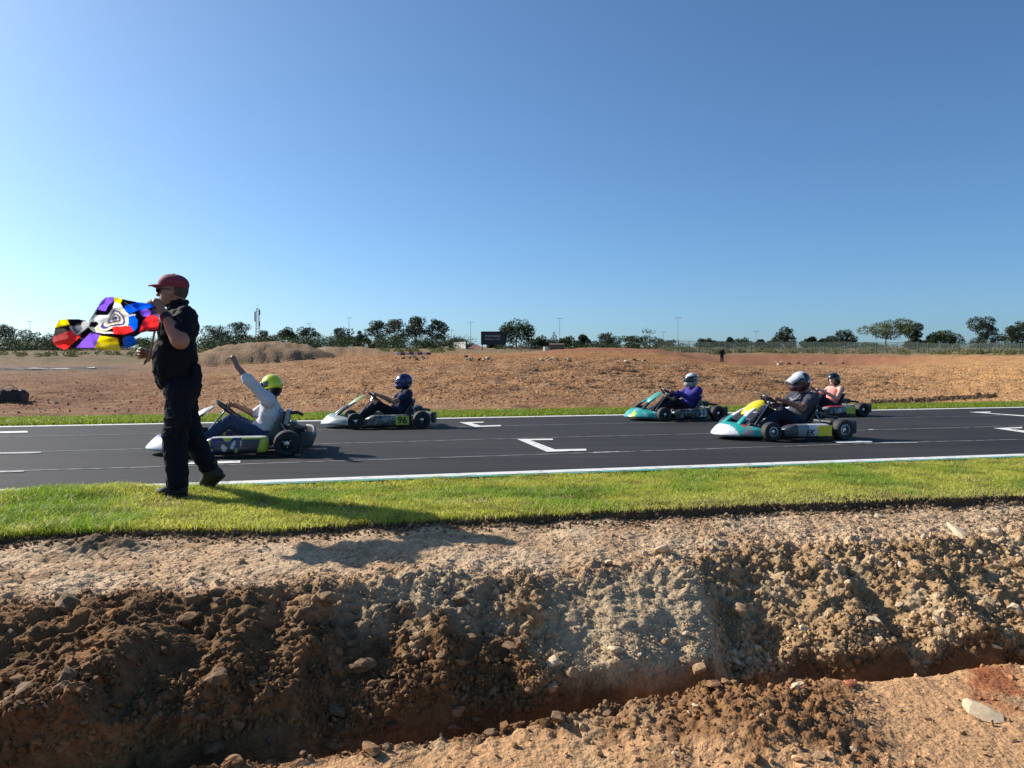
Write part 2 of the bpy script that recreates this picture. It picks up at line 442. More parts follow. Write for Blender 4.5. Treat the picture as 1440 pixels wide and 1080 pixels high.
Y2 = Yc([(60, 1165), (240, 1100), (480, 1062), (620, 1036), (770, 1022), (950, 990), (1075, 976), (1110, 962), (1200, 958), (1310, 945), (1440, 932), (1700, 905)], z2) + wob(3.0, 0.035)
Y4 = Y2 + 0.21 + wob(2.2, 0.03, 4)
Z6L = [-0.12] * 6 + [-0.13, -0.15, -0.165, -0.175, -0.185, -0.19, -0.195, -0.20, -0.205, -0.21]
Y6 = Yc([(-200, 862), (0, 848), (200, 840), (330, 832), (480, 824), (560, 815), (640, 812), (760, 818), (860, 806), (950, 800), (1000, 786), (1100, 772), (1200, 776), (1300, 770), (1440, 758), (1700, 738)], Z6L) + wob(2.5, 0.05, 9)
Y5 = Y4 + 0.11
row5 = np.interp(pxr(CX, Y5), [0, 300, 541, 578, 708, 818, 888, 960, 1041, 1131, 1188, 1260, 1320, 1440], [1000, 996, 990, 982, 962, 940, 935, 945, 930, 921, 908, 918, 902, 884])
z5 = CAMZ + Y5 * np.tan(np.arctan((540 - row5) / FPX) - PITCH); z5 = np.clip(smooth(z5, 12) + wob(4, 0.02, 2), -0.58, -0.28)
Y8 = Yc([(-300, 790), (0, 772), (130, 763), (250, 760), (400, 760), (480, 753), (620, 745), (720, 740), (960, 727), (1200, 716), (1440, 708), (1700, 698)], -0.09) + wob(2.4, 0.05, 6) + wob(9, 0.018, 1)
Y10 = near_y(CX) - 0.10
one = np.ones_like(CX)
z8 = -0.062 + 0.022 * np.clip(fbm(CX * 3.1, 0 * CX + 8, o=4), -1, 1) - 0.025 * sstep(-0.5, 1, CX)
z6 = np.interp(CX, [-0.4, 0.0, 0.4, 1.0, 2.0, 6], [-0.12, -0.14, -0.16, -0.18, -0.195, -0.21])
segs = [  # (Y, z) curves and the rows between each pair
    (-6 * one, -0.52 * one, 4), (1.0 * one, -0.52 * one, 8), (Y2 - 0.80, -0.52 + 0 * one, 56), (Y2 - 0.05, z2 + wob(5, 0.02), 6), (Y2, z2 - 0.01 + wob(5, 0.02), 12),
    (Y2 + 0.09, -0.62 * one, 8), (Y4, -0.64 * one, 24), (Y5, z5, 80), (Y6, z6 + wob(3, 0.025, 5), 34), (Y6 + 0.28, z6 * 0.80 - 0.005 + wob(3, 0.012, 5), 66), (Y8, z8, 8),
    (Y8 + 0.035, -0.035 * one, 6), (Y8 + 0.18, -0.022 * one, 30), (Y10 - 0.25, -0.016 * one, 6), (Y10 + 0.06, -0.012 * one, 3), (Y10 + 0.6, -0.03 * one, 0)]
VY, VZ, VS = [], [], []
for i in range(len(segs) - 1):
    a, b = segs[i], segs[i + 1]
    for t in np.linspace(0, 1, a[2], endpoint=False):
        VY.append(a[0] + (b[0] - a[0]) * t); VZ.append(a[1] + (b[1] - a[1]) * t); VS.append(i + t)
VY.append(segs[-1][0]); VZ.append(segs[-1][1]); VS.append(len(segs) - 1)
GX = np.tile(CX, (len(VY), 1)); GY = np.array(VY); GZ = np.array(VZ); GS = np.tile(np.array(VS)[:, None], (1, len(CX)))
# relief
wall = sstep(5.3, 6.6, GS) * (1 - sstep(7.25, 8.05, GS)); cutf = sstep(5.5, 6.0, GS) * (1 - sstep(6.6, 7.1, GS))
rub = sstep(6.4, 7.0, GS) * (1 - sstep(7.6, 8.4, GS)); bench = sstep(7.8, 8.4, GS) * (1 - sstep(9.6, 10.0, GS))
floor_ = 1 - sstep(4.0, 5.0, GS); turf = sstep(10.8, 11.2, GS)
spur = fbm(GX * 1.9 + 4.0, GS * 0.30, o=2); spur2 = 1 - 2 * np.abs(pnoise(GX * 2.6 + GZ * 0.9, GZ * 0.8 + 5, 1.7))
sx_ = GX + 0.10 * pnoise(GX * 2.2 + 7, GS * 0.9) + 0.05 * (GS - 7) * pnoise(GX * 1.3, 4.4)
SAW = [(-9, 0), (-2.95, 0), (-2.45, .06), (-2.36, -.07), (-1.95, 0.0), (-1.55, .075), (-1.43, -.07), (-0.9, .075), (-0.76, -.075), (-0.30, .065), (-0.16, -.06), (0.12, -.02), (0.98, .10), (1.12, -.09), (1.45, .05), (1.60, -.06), (1.95, .065), (2.10, -.06), (2.5, .06), (2.62, -.05), (3.1, .05), (3.3, -.05), (9, 0)]
saw = np.interp(sx_, [a for a, b in SAW], [b for a, b in SAW])
wm = (GS > 5.3) & (GS < 9.0) | (GS > 1.9) & (GS < 4.6)
def bumps(f):
    b = np.zeros(GX.shape); q = worley(GX[wm] * f, GY[wm] * f, GZ[wm] * f); b[wm] = np.sqrt(np.maximum(0.36 - q * q, 0)) / 0.6; return b
bA = bumps(9.0); bB = bumps(19.0); sel = sstep(-0.25, 0.35, pnoise(GX * 4 + 50, GY * 4, GZ * 4))
lump = fbm(GX * 6, GY * 6, GZ * 6, o=4); clod = 1 - 2 * np.abs(pnoise(GX * 15, GY * 15, GZ * 15)); fine = fbm(GX * 34, GY * 34, GZ * 34, o=3)
grit = sstep(0.10, 0.30, GX) * (1 - sstep(0.98, 1.14, GX)); rub = rub * (1 - 0.6 * grit)
GY = GY - wall * (0.07 * spur + 0.035 * spur2) - rub * (0.030 * lump + 0.008 * fine + 0.022 * bA * sel + 0.010 * bB)
GZ = GZ + wall * (0.95 * saw + 0.035 * spur + 0.03 * spur2 - 0.02) + rub * (0.030 * lump + 0.008 * fine + 0.022 * bA * sel + 0.010 * bB) + cutf * 0.006 * lump
rough_edge = sstep(7.4, 8.0, GS) * (1 - sstep(8.2, 9.6, GS)); rightb = sstep(-0.3, 1.6, GX)
GZ = GZ + bench * (0.012 * lump + 0.004 * clod + 0.007 * fine) + rough_edge * (0.012 + 0.012 * rightb) * (lump + 0.9 * bB + 0.2 * fine)
mound2 = np.exp(-((GX - 1.0) / 0.38) ** 2 - ((GY - 3.12) / 0.28) ** 2)
nl = sstep(-0.2, 0.5, pnoise(GX * 1.3 + 2, GY * 1.3)) * (1 - 0.75 * sstep(1.2, 1.8, GX)) + 1.4 * mound2 + sstep(2.4, 4.0, GS) * (1 - sstep(4.2, 5.0, GS)) * (1 - sstep(0.6, 1.4, GX))
GZ = GZ + floor_ * (0.010 * fbm(GX * 3, GY * 3, o=4) + 0.0035 * fine + nl * (0.016 * np.abs(lump) + 0.018 * bB + 0.006 * fine)) + 0.075 * mound2 * floor_
pile = np.exp(-((GX + 2.35) / 0.26) ** 2 - ((GY - 4.40) / 0.13) ** 2); GZ = GZ + pile * (0.04 + 0.05 * np.abs(lump) + 0.02 * clod) * (1 - turf)
GZ = GZ + turf * (0.012 * fbm(GX * 1.4, GY * 1.4, o=3)) + turf * 0.055 * np.exp(-((GX + 3.3) / 0.75) ** 2 - ((GY - (NA + NB * GX - 0.40)) / 0.28) ** 2)
# soil colours (each soil its own colour)
def mixc(c, d, t): return c + (np.array(d) - c) * t[..., None]
big = fbm(GX * 0.9, GY * 0.9 + 7, GZ, o=4); med = fbm(GX * 5, GY * 5, GZ * 5, o=4)
C = np.zeros(GX.shape + (3,)) + np.array((0.57, 0.33, 0.165))
C = mixc(C, (0.30, 0.155, 0.07), sstep(-0.1, 0.5, nl - 0.5 + 0.5 * med) * floor_)
C = mixc(C, (0.33, 0.085, 0.03), sstep(0.25, 0.6, big + 0.8 * np.exp(-((GX - 2.25) / 0.28) ** 2 - ((GY - 3.5) / 0.35) ** 2)) * 0.8 * floor_)
C = mixc(C, (0.50, 0.36, 0.21), sstep(0.2, 0.7, fbm(GX * 1.7 + 9, GY * 1.7, o=3)) * 0.55 * floor_)
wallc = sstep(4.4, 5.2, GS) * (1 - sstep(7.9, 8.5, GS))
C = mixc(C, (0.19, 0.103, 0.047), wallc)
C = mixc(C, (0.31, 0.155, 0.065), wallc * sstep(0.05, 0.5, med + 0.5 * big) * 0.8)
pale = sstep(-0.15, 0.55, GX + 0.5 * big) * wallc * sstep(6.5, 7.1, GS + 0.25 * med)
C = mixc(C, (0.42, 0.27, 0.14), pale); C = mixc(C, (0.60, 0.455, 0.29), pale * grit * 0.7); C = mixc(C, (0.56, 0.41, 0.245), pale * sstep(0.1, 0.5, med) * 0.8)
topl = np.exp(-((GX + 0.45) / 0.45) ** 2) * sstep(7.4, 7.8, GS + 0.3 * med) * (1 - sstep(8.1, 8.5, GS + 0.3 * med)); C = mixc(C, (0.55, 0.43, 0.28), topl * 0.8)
orange = cutf * sstep(0.0, 0.5, big + 0.3 * sstep(0, 2, GX)); C = mixc(C, (0.36, 0.19, 0.08), orange * 0.8)
bc = sstep(7.9, 8.6, GS + 0.3 * med)
benchc = np.zeros_like(C) + np.array((0.58, 0.385, 0.225)); benchc = mixc(benchc, (0.66, 0.475, 0.30), sstep(-0.2, 0.5, fbm(GX * 2, GY * 2 + 40, o=4)))
benchc = mixc(benchc, (0.40, 0.25, 0.14), sstep(0.1, 0.6, fbm(GX * 3 + 20, GY * 6, o=4)) * 0.7); benchc = mixc(benchc, (0.62, 0.44, 0.27), rightb * 0.6 * sstep(-0.3, 0.5, med))
C = C * (1 - bc[..., None]) + benchc * bc[..., None]
C = mixc(C, (0.10, 0.065, 0.03), np.clip(pile * 1.3, 0, 1) * (1 - turf) * 0.8)
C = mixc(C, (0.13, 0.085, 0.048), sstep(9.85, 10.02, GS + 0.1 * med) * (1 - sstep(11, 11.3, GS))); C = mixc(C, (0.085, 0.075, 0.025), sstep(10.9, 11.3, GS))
C *= 0.80 * (1 + 0.25 * np.clip(fine, -1, 1))[..., None]
nr, nc = GX.shape; ii = np.arange(nr * nc).reshape(nr, nc)
FN = np.stack([ii[:-1, :-1], ii[:-1, 1:], ii[1:, 1:], ii[1:, :-1]], -1).reshape(-1, 4)
VN = np.stack([GX, GY, GZ], -1).reshape(-1, 3)
def grid_normals(A, B, Cc):
    P = np.stack([A, B, Cc], -1); n = np.cross(np.gradient(P, axis=1), np.gradient(P, axis=0)); n /= np.maximum(np.linalg.norm(n, axis=-1, keepdims=True), 1e-9); return n.reshape(-1, 3)
NN = grid_normals(GX, GY, GZ)
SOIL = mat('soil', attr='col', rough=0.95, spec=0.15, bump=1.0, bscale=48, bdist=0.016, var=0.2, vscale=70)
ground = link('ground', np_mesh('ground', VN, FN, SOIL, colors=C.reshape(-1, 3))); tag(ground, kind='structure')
from mathutils.bvhtree import BVHTree
BV = BVHTree.FromPolygons(VN.tolist(), FN.tolist())
def hit(px, row):
    d = Vector(ray(px, row)).normalized(); h = BV.ray_cast(Vector((0, 0, CAMZ)), d); return h[0]
def ground_z(x, y):
    h = BV.ray_cast(Vector((x, y, 3)), Vector((0, 0, -1))); return h[0].z if h[0] else 0.0

# ------------------------------------------------------------------ far ground (one sheet out to the horizon)
UP = np.arange(-1050, 2500, 6.0)
TD = [22, 30, 40, 55, 75, 92, 106, 130, 200, 600, 3500]
TR = {-900: [562, 545, 532, 522, 515, 508, 503, 498, 492, 496, 508], 0: [562, 545, 532, 522, 515, 508, 503, 498, 492, 496, 508],
      200: [561, 543, 530, 520, 513, 507, 502, 497, 491, 496, 508], 330: [558, 540, 526, 515, 510, 505, 500, 496, 491, 496, 508],
      500: [553, 530, 511, 503, 500, 497, 496, 494, 490, 495, 508], 700: [550, 526, 507, 500, 498.5, 497, 496, 494, 489, 495, 508],
      760: [550, 525, 507, 500, 497, 496, 495.5, 494, 489, 495, 508], 850: [549, 524, 507, 501, 493, 493, 494, 494, 489, 495, 508],
      940: [550, 527, 511, 505, 496, 495, 495, 494, 489, 495, 508], 1010: [551, 531, 518, 513, 511.5, 508, 500, 496, 490, 495, 508],
      1080: [553, 535, 521, 516, 515.5, 514, 499, 495, 490, 495, 508], 1200: [556, 538, 523, 517, 516, 514, 499, 496, 490, 495, 508],
      1270: [556, 540, 525, 516, 512, 507, 500, 496, 490, 495, 508], 1440: [560, 542, 523, 511, 505, 502, 500, 497, 490, 495, 508],
      2500: [575, 545, 523, 511, 505, 502, 500, 497, 490, 495, 508]}
tp = np.array(sorted(TR)); tt = np.array([TR[k] for k in tp], float)
U = (UP - 720) / FPX
D0 = FA / (1 - FB * U); D0 = np.where(U > 2.2, D0[U <= 2.2].max(), D0) - 0.02
rows_t = np.concatenate([np.linspace(0, 1, 9)[:-1], 1 + np.linspace(0, 1, 230)[:-1], 2 + np.linspace(0, 1, 90)])
DW = np.interp(UP, [0, 700, 1440], [1.8, 2.1, 2.6])      # width of the far turf
FY = np.zeros((len(rows_t), len(UP))); FZ = np.zeros_like(FY)
for j in range(len(UP)):
    de = D0[j] + DW[j]
    y = np.where(rows_t <= 1, D0[j] + DW[j] * rows_t, np.where(rows_t <= 2, de * (62 / de) ** np.clip(rows_t - 1, 0, 1), 62 * (3500 / 62) ** np.clip(rows_t - 2, 0, 1)))
    rr = [np.interp(UP[j], tp, tt[:, k]) for k in range(len(TD))]
    zz = [CAMZ + d * math.tan(math.atan((540 - r) / FPX) - PITCH) for d, r in zip(TD, rr)]
    ok = [k for k in range(len(TD)) if TD[k] > de * 1.12]
    FY[:, j] = y
    FZ[:, j] = np.interp(np.log(y), [math.log(D0[j]), math.log(de)] + [math.log(TD[k]) for k in ok], [-0.02, 0.03] + [zz[k] for k in ok])
FX = U[None, :] * FY
FZ = np.where(rows_t[:, None] > 1, np.apply_along_axis(lambda a: smooth(a, 5), 1, FZ), FZ)
FT = np.tile(rows_t[:, None], (1, len(UP))); PXF = np.tile(UP[None, :], (len(rows_t), 1))
dirt = sstep(1.0, 1.04, FT); nearf = 1 - sstep(50, 90, FY)
f1 = fbm(FX * 0.5, FY * 0.5, o=4); f2 = fbm(FX * 1.7, FY * 1.7 + 30, o=4); f3 = 1 - 2 * np.abs(pnoise(FX * 4.2, FY * 4.2)); f4 = fbm(FX * 7, FY * 7, o=2)
trk = sstep(640, 800, PXF) * (1 - sstep(1250, 1400, PXF)) * np.sin((FY - 0.12 * FX) * 6.5 + 2 * f1) * sstep(19, 22, FY) * (1 - sstep(34, 44, FY))
flatl = 1 - 0.6 * (1 - sstep(120, 420, PXF))
FZ += dirt * (0.10 * f1 + flatl * nearf * (0.055 * f2 + 0.05 * f3 + 0.05 * f4 + 0.06 * trk)) * sstep(0.0, 0.25, FT - 1.0)
FZ += dirt * 0.25 * fbm(FX * 0.12, FY * 0.12, o=3) * sstep(70, 140, FY)
def heap(px, d, wpx, wd, h, flat=2.0, low=0.0):
    cx = (px - 720) / FPX * d; w = wpx / FPX * d
    q = (np.abs((FX - cx) / w) ** flat + np.abs((FY - d) / wd) ** flat)
    return h * np.clip(1 - q ** 0.85, 0, None) ** 0.8
hp = heap(362, 60, 108, 5.0, 1.5, 2.3) * (1 + 0.10 * pnoise(FX * 1.6 + FY * 0.5, FY * 0.7)) ; hp2 = heap(455, 70, 105, 6, 0.85, 2.2) * (1 + 0.25 * pnoise(FX * 0.9, FY * 0.9))
hp3 = heap(850, 80, 140, 6, 0.35); hpx = np.maximum(hp, hp2); FZ += np.maximum(hpx, hp3) + (hpx > 0.05) * 0.16 * (1 - 2 * np.abs(pnoise(FX * 1.7 + FY * 0.8, FY * 0.35)))
FC = np.zeros(FX.shape + (3,)) + np.array((0.415, 0.225, 0.11))
FC = mixc(FC, (0.31, 0.155, 0.072), sstep(0.0, 0.6, f1 + 0.4 * fbm(FX * 0.15, FY * 0.3, o=3)) * 0.8)
FC = mixc(FC, (0.46, 0.28, 0.15), sstep(0.0, 0.7, fbm(FX * 0.8 + 60, FY * 0.8, o=4)) * 0.75)
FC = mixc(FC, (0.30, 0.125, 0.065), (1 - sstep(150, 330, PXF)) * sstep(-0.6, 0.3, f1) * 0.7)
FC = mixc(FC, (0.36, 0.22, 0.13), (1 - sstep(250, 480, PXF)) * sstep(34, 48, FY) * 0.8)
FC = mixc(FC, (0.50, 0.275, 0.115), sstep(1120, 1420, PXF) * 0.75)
FC = mixc(FC, (0.44, 0.21, 0.08), sstep(36, 46, FY) * (1 - sstep(62, 75, FY)) * sstep(450, 620, PXF) * (1 - sstep(950, 1100, PXF)) * 0.7)
FC = mixc(FC, (0.36, 0.16, 0.085), sstep(64, 74, FY) * (1 - sstep(120, 132, FY)) * sstep(730, 800, PXF) * 0.9)
FC = mixc(FC, (0.46, 0.24, 0.10), sstep(64, 74, FY) * (1 - sstep(120, 132, FY)) * sstep(1250, 1330, PXF) * 0.9)
FC = mixc(FC, (0.34, 0.225, 0.135), np.clip(hpx * 3, 0, 1))
grs = sstep(74, 88, FY + 6 * f1) * (1 - sstep(600, 760, PXF)) + sstep(104, 112, FY + 4 * f1)
FC = mixc(FC, (0.30, 0.205, 0.11), np.clip(grs, 0, 1)); FC = mixc(FC, (0.12, 0.13, 0.045), np.clip(grs, 0, 1) * sstep(0.0, 0.6, fbm(FX * 0.25, FY * 0.25, o=3)) * 0.6)
FC = mixc(FC, (0.17, 0.155, 0.145), sstep(54, 56, FY) * (1 - sstep(66, 70, FY)) * (1 - sstep(150, 185, PXF + 6 * f1)) * 0.9)
FC = mixc(FC, (0.085, 0.075, 0.03), 1 - sstep(0.9, 1.02, FT + 0.1 * f2))
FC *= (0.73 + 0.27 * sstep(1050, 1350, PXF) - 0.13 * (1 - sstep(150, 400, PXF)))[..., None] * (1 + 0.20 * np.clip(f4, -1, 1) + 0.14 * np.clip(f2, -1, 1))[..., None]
nr, nc = FX.shape; ii = np.arange(nr * nc).reshape(nr, nc)
FF = np.stack([ii[:-1, :-1], ii[:-1, 1:], ii[1:, 1:], ii[1:, :-1]], -1).reshape(-1, 4)
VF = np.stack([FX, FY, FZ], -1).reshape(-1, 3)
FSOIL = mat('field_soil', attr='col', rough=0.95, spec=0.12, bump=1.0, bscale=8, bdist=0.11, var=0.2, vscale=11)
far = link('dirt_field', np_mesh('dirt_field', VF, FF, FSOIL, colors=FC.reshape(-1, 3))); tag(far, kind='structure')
BVF = BVHTree.FromPolygons(VF.tolist(), FF.tolist())
def fhit(px, row):
    h = BVF.ray_cast(Vector((0, 0, CAMZ)), Vector(ray(px, row)).normalized()); return h[0]
def far_z(x, y):
    h = BVF.ray_cast(Vector((x, y, 60)), Vector((0, 0, -1))); return h[0].z if h[0] else 3.0
def far_at(px, Y): x = (px - 720) / FPX * Y; return Vector((x, Y, far_z(x, Y)))

# ------------------------------------------------------------------ grass
def blades(name, XY, Z, h, w, cols, m):
    n = len(XY); th = RNG.uniform(0, 2 * np.pi, n); lean = RNG.normal(0, 0.8, (n, 2)) * h[:, None]
    dx, dy = np.cos(th) * w / 2, np.sin(th) * w / 2
    V = np.zeros((n, 5, 3))
    V[:, 0] = np.stack([XY[:, 0] - dx, XY[:, 1] - dy, Z - 0.012], 1); V[:, 1] = np.stack([XY[:, 0] + dx, XY[:, 1] + dy, Z - 0.012], 1)
    mx, my = XY[:, 0] + lean[:, 0] * 0.35, XY[:, 1] + lean[:, 1] * 0.35
    V[:, 2] = np.stack([mx + dx * 0.8, my + dy * 0.8, Z + h * 0.6], 1); V[:, 3] = np.stack([mx - dx * 0.8, my - dy * 0.8, Z + h * 0.6], 1)
    V[:, 4] = np.stack([XY[:, 0] + lean[:, 0], XY[:, 1] + lean[:, 1], Z + h], 1)
    b = (np.arange(n) * 5)[:, None]
    F = np.concatenate([b + np.array([[0, 1, 2]]), b + np.array([[0, 2, 3]]), b + np.array([[3, 2, 4]])])
    o = link(name, np_mesh(name, V.reshape(-1, 3), F, m, smooth=False, colors=np.repeat(cols, 5, 0))); return o
GRASS = mat('grass_blades', attr='col', rough=0.5, trans=0.5, spec=0.3)
def near_grass(n=205000):
    X = RNG.uniform(-7.5, 11, n * 3); lo = np.interp(X, CX, Y8) + 0.02; hi = near_y(X) - 0.17
    Y = lo + (hi - lo) * RNG.uniform(0, 1, n * 3) ** 1.05
    keep = (np.abs(X / Y) < 1.25) & (RNG.uniform(0, 1, len(X)) < np.clip(1.15 - 0.06 * (Y - 4), 0.4, 1) * np.where(np.abs(X / Y) < 0.72, 1, 0.35)); X, Y = X[keep][:n], Y[keep][:n]
    pn = fbm(X * 1.1, Y * 1.1, o=4); pf = fbm(X * 5, Y * 5, o=3); px = pxr(X, Y)
    edge = np.exp(-(Y - np.interp(X, CX, Y8)) / 0.22)
    bare = sstep(0.25, 0.7, fbm(X * 2.2 + 31, Y * 3.2, o=3)) * 0.5 + np.exp(-((X + 0.42) / 0.18) ** 2 - ((Y - 5.6) / 0.1) ** 2) * 0.8 + sstep(0.6, 1.6, X) * edge * 0.55
    keep = RNG.uniform(0, 1, len(X)) > bare * 0.8; X, Y, pn, pf, px, edge, bare = [q[keep] for q in (X, Y, pn, pf, px, edge, bare)]
    # surface height
    gi = np.clip(np.searchsorted(CX, X), 1, len(CX) - 1)
    Z = np.zeros(len(X)); top = np.arange(nrow_t, GX.shape[0])
    for s in range(0, len(X), 20000):
        q = slice(s, s + 20000); cols_y = GY[nrow_t:, gi[q]]; cols_z = GZ[nrow_t:, gi[q]]
        k = np.clip((cols_y < Y[q][None, :]).sum(0), 1, cols_y.shape[0] - 1); r = np.arange(cols_y.shape[1])
        y0, y1 = cols_y[k - 1, r], cols_y[k, r]; t = np.clip((Y[q] - y0) / np.maximum(y1 - y0, 1e-6), 0, 1)
        Z[q] = cols_z[k - 1, r] + (cols_z[k, r] - cols_z[k - 1, r]) * t
    left = np.exp(-((X + 3.2) / 0.8) ** 2)
    h = RNG.uniform(0.014, 0.038, len(X)) * (1 + 0.35 * pn + 0.3 * pf) * (1 + 0.55 * left + 0.35 * edge * (X < 0.2)) * (1 - 0.5 * np.clip(bare, 0, 1)); h = np.clip(h, 0.012, 0.10)
    w = RNG.uniform(0.0035, 0.0065, len(X))
    r = RNG.uniform(0, 1, len(X))
    base = np.array((0.43, 0.46, 0.06)); lush = np.array((0.24, 0.36, 0.035)); dry = np.array((0.58, 0.50, 0.24)); yel = np.array((0.62, 0.57, 0.12))
    c = base + (lush - base) * sstep(-0.35, 0.45, pn + 0.3 * left - 0.15 + 0.35 * pf)[:, None]; c = c + (yel - c) * (sstep(0.2, 1, r) * sstep(-0.5, 0.4, -pn + pf * 0.6) * 0.9)[:, None]; c = c * (1 - 0.35 * sstep(0.0, 0.5, fbm(X * 2.6 + 71, Y * 4.0, o=3)))[:, None]
    dm = ((RNG.uniform(0, 1, len(X)) < 0.09 + 0.6 * np.clip(bare, 0, 1) + 0.22 * edge * (X > 0.0)) * 1.0)[:, None]; c = c + (dry - c) * dm * 0.85
    c *= RNG.uniform(0.8, 1.45, len(X))[:, None]; c = np.clip(c, 0, 0.85)
    o = blades('grass', np.stack([X, Y], 1), Z, h, w, c, GRASS); tag(o, 'bright green mown grass verge in front of the track', 'grass', kind='stuff')
nrow_t = int(np.argmax(np.array(VS) >= 11))
near_grass()
def far_grass(n=60000):
    j = RNG.uniform(0, 1, n) * (1900 + 460) - 460; u = (j - 720) / FPX
    d0 = FA / (1 - FB * u) + 0.14; wd = np.interp(j, [0, 700, 1440], [1.8, 2.1, 2.6]) - 0.14
    t = RNG.uniform(0, 1, n); y = d0 + wd * (t + 0.05 * pnoise(j * 0.03, 0.0)); x = u * y
    h = RNG.uniform(0.035, 0.085, n) * (1 - 0.3 * t); w = RNG.uniform(0.010, 0.018, n)
    c = np.array((0.23, 0.31, 0.028)) * RNG.uniform(0.7, 1.3, n)[:, None]; dry = RNG.uniform(0, 1, n) < 0.06 + 0.3 * sstep(0.85, 1.0, t); c[dry] = np.array((0.40, 0.32, 0.14))
    o = blades('grass', np.stack([x, y], 1), 0.0 + 0.03 * t, h, w, c, GRASS); tag(o, 'strip of green grass along the far edge of the track', 'grass', kind='stuff')
far_grass()

# ------------------------------------------------------------------ stones and clods
def rock_mesh(seed, sub=2, rough=0.28):
    bm = bmesh.new(); bmesh.ops.create_icosphere(bm, subdivisions=sub, radius=1.0)
    rg = np.random.default_rng(seed); sc = rg.uniform(0.65, 1.15, 3); sc[2] *= 0.75
    V = np.array([v.co[:] for v in bm.verts])
    for k in range(7):       # chip flat facets
        nrm = rg.normal(size=3); nrm /= np.linalg.norm(nrm); dd = rg.uniform(0.55, 0.85); t = V @ nrm; V = V - np.outer(np.maximum(t - dd, 0), nrm)
    V *= (1 + rough * fbm(V[:, 0] * 1.4 + seed, V[:, 1] * 1.4, V[:, 2] * 1.4, o=3))[:, None]; V *= sc
    F = np.array([[v.index for v in f.verts] for f in bm.faces]); bm.free(); return V, F
ROCKV = [rock_mesh(s, 2) for s in range(10)]; CLODV = [rock_mesh(s + 40, 1, 0.4) for s in range(8)]
def scatter(name, pts, size, cols, temps, m, label, cat, sink=0.15, nrm=None):
    Vs, Fs, Cs = [], [], []; off = 0
    for i, p in enumerate(pts):
        V, F = temps[i % len(temps)]; a = RNG.uniform(0, 6.28, 3); Rm = np.array(Euler(tuple(a)).to_matrix())
        s = size[i]; q = (V @ Rm.T) * s + np.array(p) + (np.array((0, 0, 1.0)) if nrm is None else nrm[i]) * s * (0.5 - sink)
        Vs.append(q); Fs.append(F + off); Cs.append(np.tile(cols[i], (len(V), 1))); off += len(V)
    o = link(name, np_mesh(name, np.concatenate(Vs), np.concatenate(Fs), m, smooth=False, colors=np.concatenate(Cs))); tag(o, label, cat, kind='stuff'); return o
STONE = mat('stone', attr='col', rough=0.92, spec=0.15, bump=0.7, bscale=120, bdist=0.003, var=0.2, vscale=60)
CF = C.reshape(-1, 3); SF = GS.ravel(); XF = VN[:, 0]; YF = VN[:, 1]
inview = ((np.abs(XF / np.maximum(YF, 0.3)) < 1.1) & (YF > 2.0)) * np.where(np.abs(XF / np.maximum(YF, 0.3)) < 0.75, 1.0, 0.4)
def pick(mask_w, n):
    w = mask_w * inview; return RNG.choice(len(XF), n, p=w / w.sum())
edge_y = (SF > 5.9) & (SF < 8.15)
k = pick(edge_y * (0.5 + 1.6 * (SF < 7.3)) * (SF > 6.55), 13000)
sz = np.clip(RNG.lognormal(-4.75, 0.5, len(k)), 0.004, 0.028) * (1 - 0.5 * ((XF[k] > 0.15) & (XF[k] < 1.05)))
scatter('clods', VN[k], sz, CF[k] * RNG.uniform(0.75, 1.35, (len(k), 1)), CLODV, STONE, 'loose crumbs of soil and gravel covering the cut bank', 'soil', nrm=NN[k])
k = pick(((SF > 8.0) & (SF < 9.9)) * (0.35 + 1.4 * np.exp(-(SF - 8.0) / 0.5) + 0.5 * (XF > 0.6)), 7000)
scatter('gravel', VN[k], np.clip(RNG.lognormal(-5.35, 0.5, len(k)), 0.0025, 0.022), CF[k] * RNG.uniform(0.55, 1.4, (len(k), 1)), CLODV, STONE, 'loose gravel and crumbs on the tan strip below the turf', 'gravel')
k = pick((SF > 9.75) & (SF < 11.2), 2600)
scatter('turf_soil', VN[k], np.clip(RNG.lognormal(-4.7, 0.45, len(k)), 0.004, 0.022), np.tile((0.16, 0.105, 0.058), (len(k), 1)) * RNG.uniform(0.6, 1.9, (len(k), 1)), CLODV, STONE, 'dark crumbs of earth hanging along the cut edge of the turf', 'soil', nrm=NN[k])
nlf = nl.ravel()
k = pick(((SF > 1.6) & (SF < 4.6)) * (0.12 + np.clip(nlf, 0, 2) ** 1.5), 2400)
scatter('crumbs', VN[k], np.clip(RNG.lognormal(-4.95, 0.5, len(k)), 0.003, 0.03), CF[k] * RNG.uniform(0.65, 1.4, (len(k), 1)), CLODV, STONE, 'crumbled earth on the orange ground in front of the trench', 'soil')
FXf, FYf, FTf = VF[:, 0], VF[:, 1], FT.ravel(); FCf = FC.reshape(-1, 3)
w = ((FTf > 1.05) & (FTf < 1.95) & (np.abs(FXf / FYf) < 0.75)) * np.clip(0.4 + f2.ravel(), 0.05, 2) * (0.35 + 0.65 * sstep(250, 500, PXF.ravel())); w = w / w.sum()
k = RNG.choice(len(FXf), 15000, p=w)
fc = FCf[k] * RNG.uniform(0.9, 1.35, (len(k), 1)); palek = RNG.uniform(0, 1, len(k)) < 0.28; fc[palek] = np.array((0.44, 0.33, 0.23)) * RNG.uniform(0.8, 1.2, (palek.sum(), 1))
scatter('field_clods', VF[k] + RNG.normal(0, 0.04, (len(k), 3)) * np.array((1, 1, 0)), np.clip(RNG.lognormal(-4.0, 0.42, len(k)), 0.010, 0.065), fc, CLODV, STONE, 'clods and broken stone strewn over the far dirt slope', 'soil')
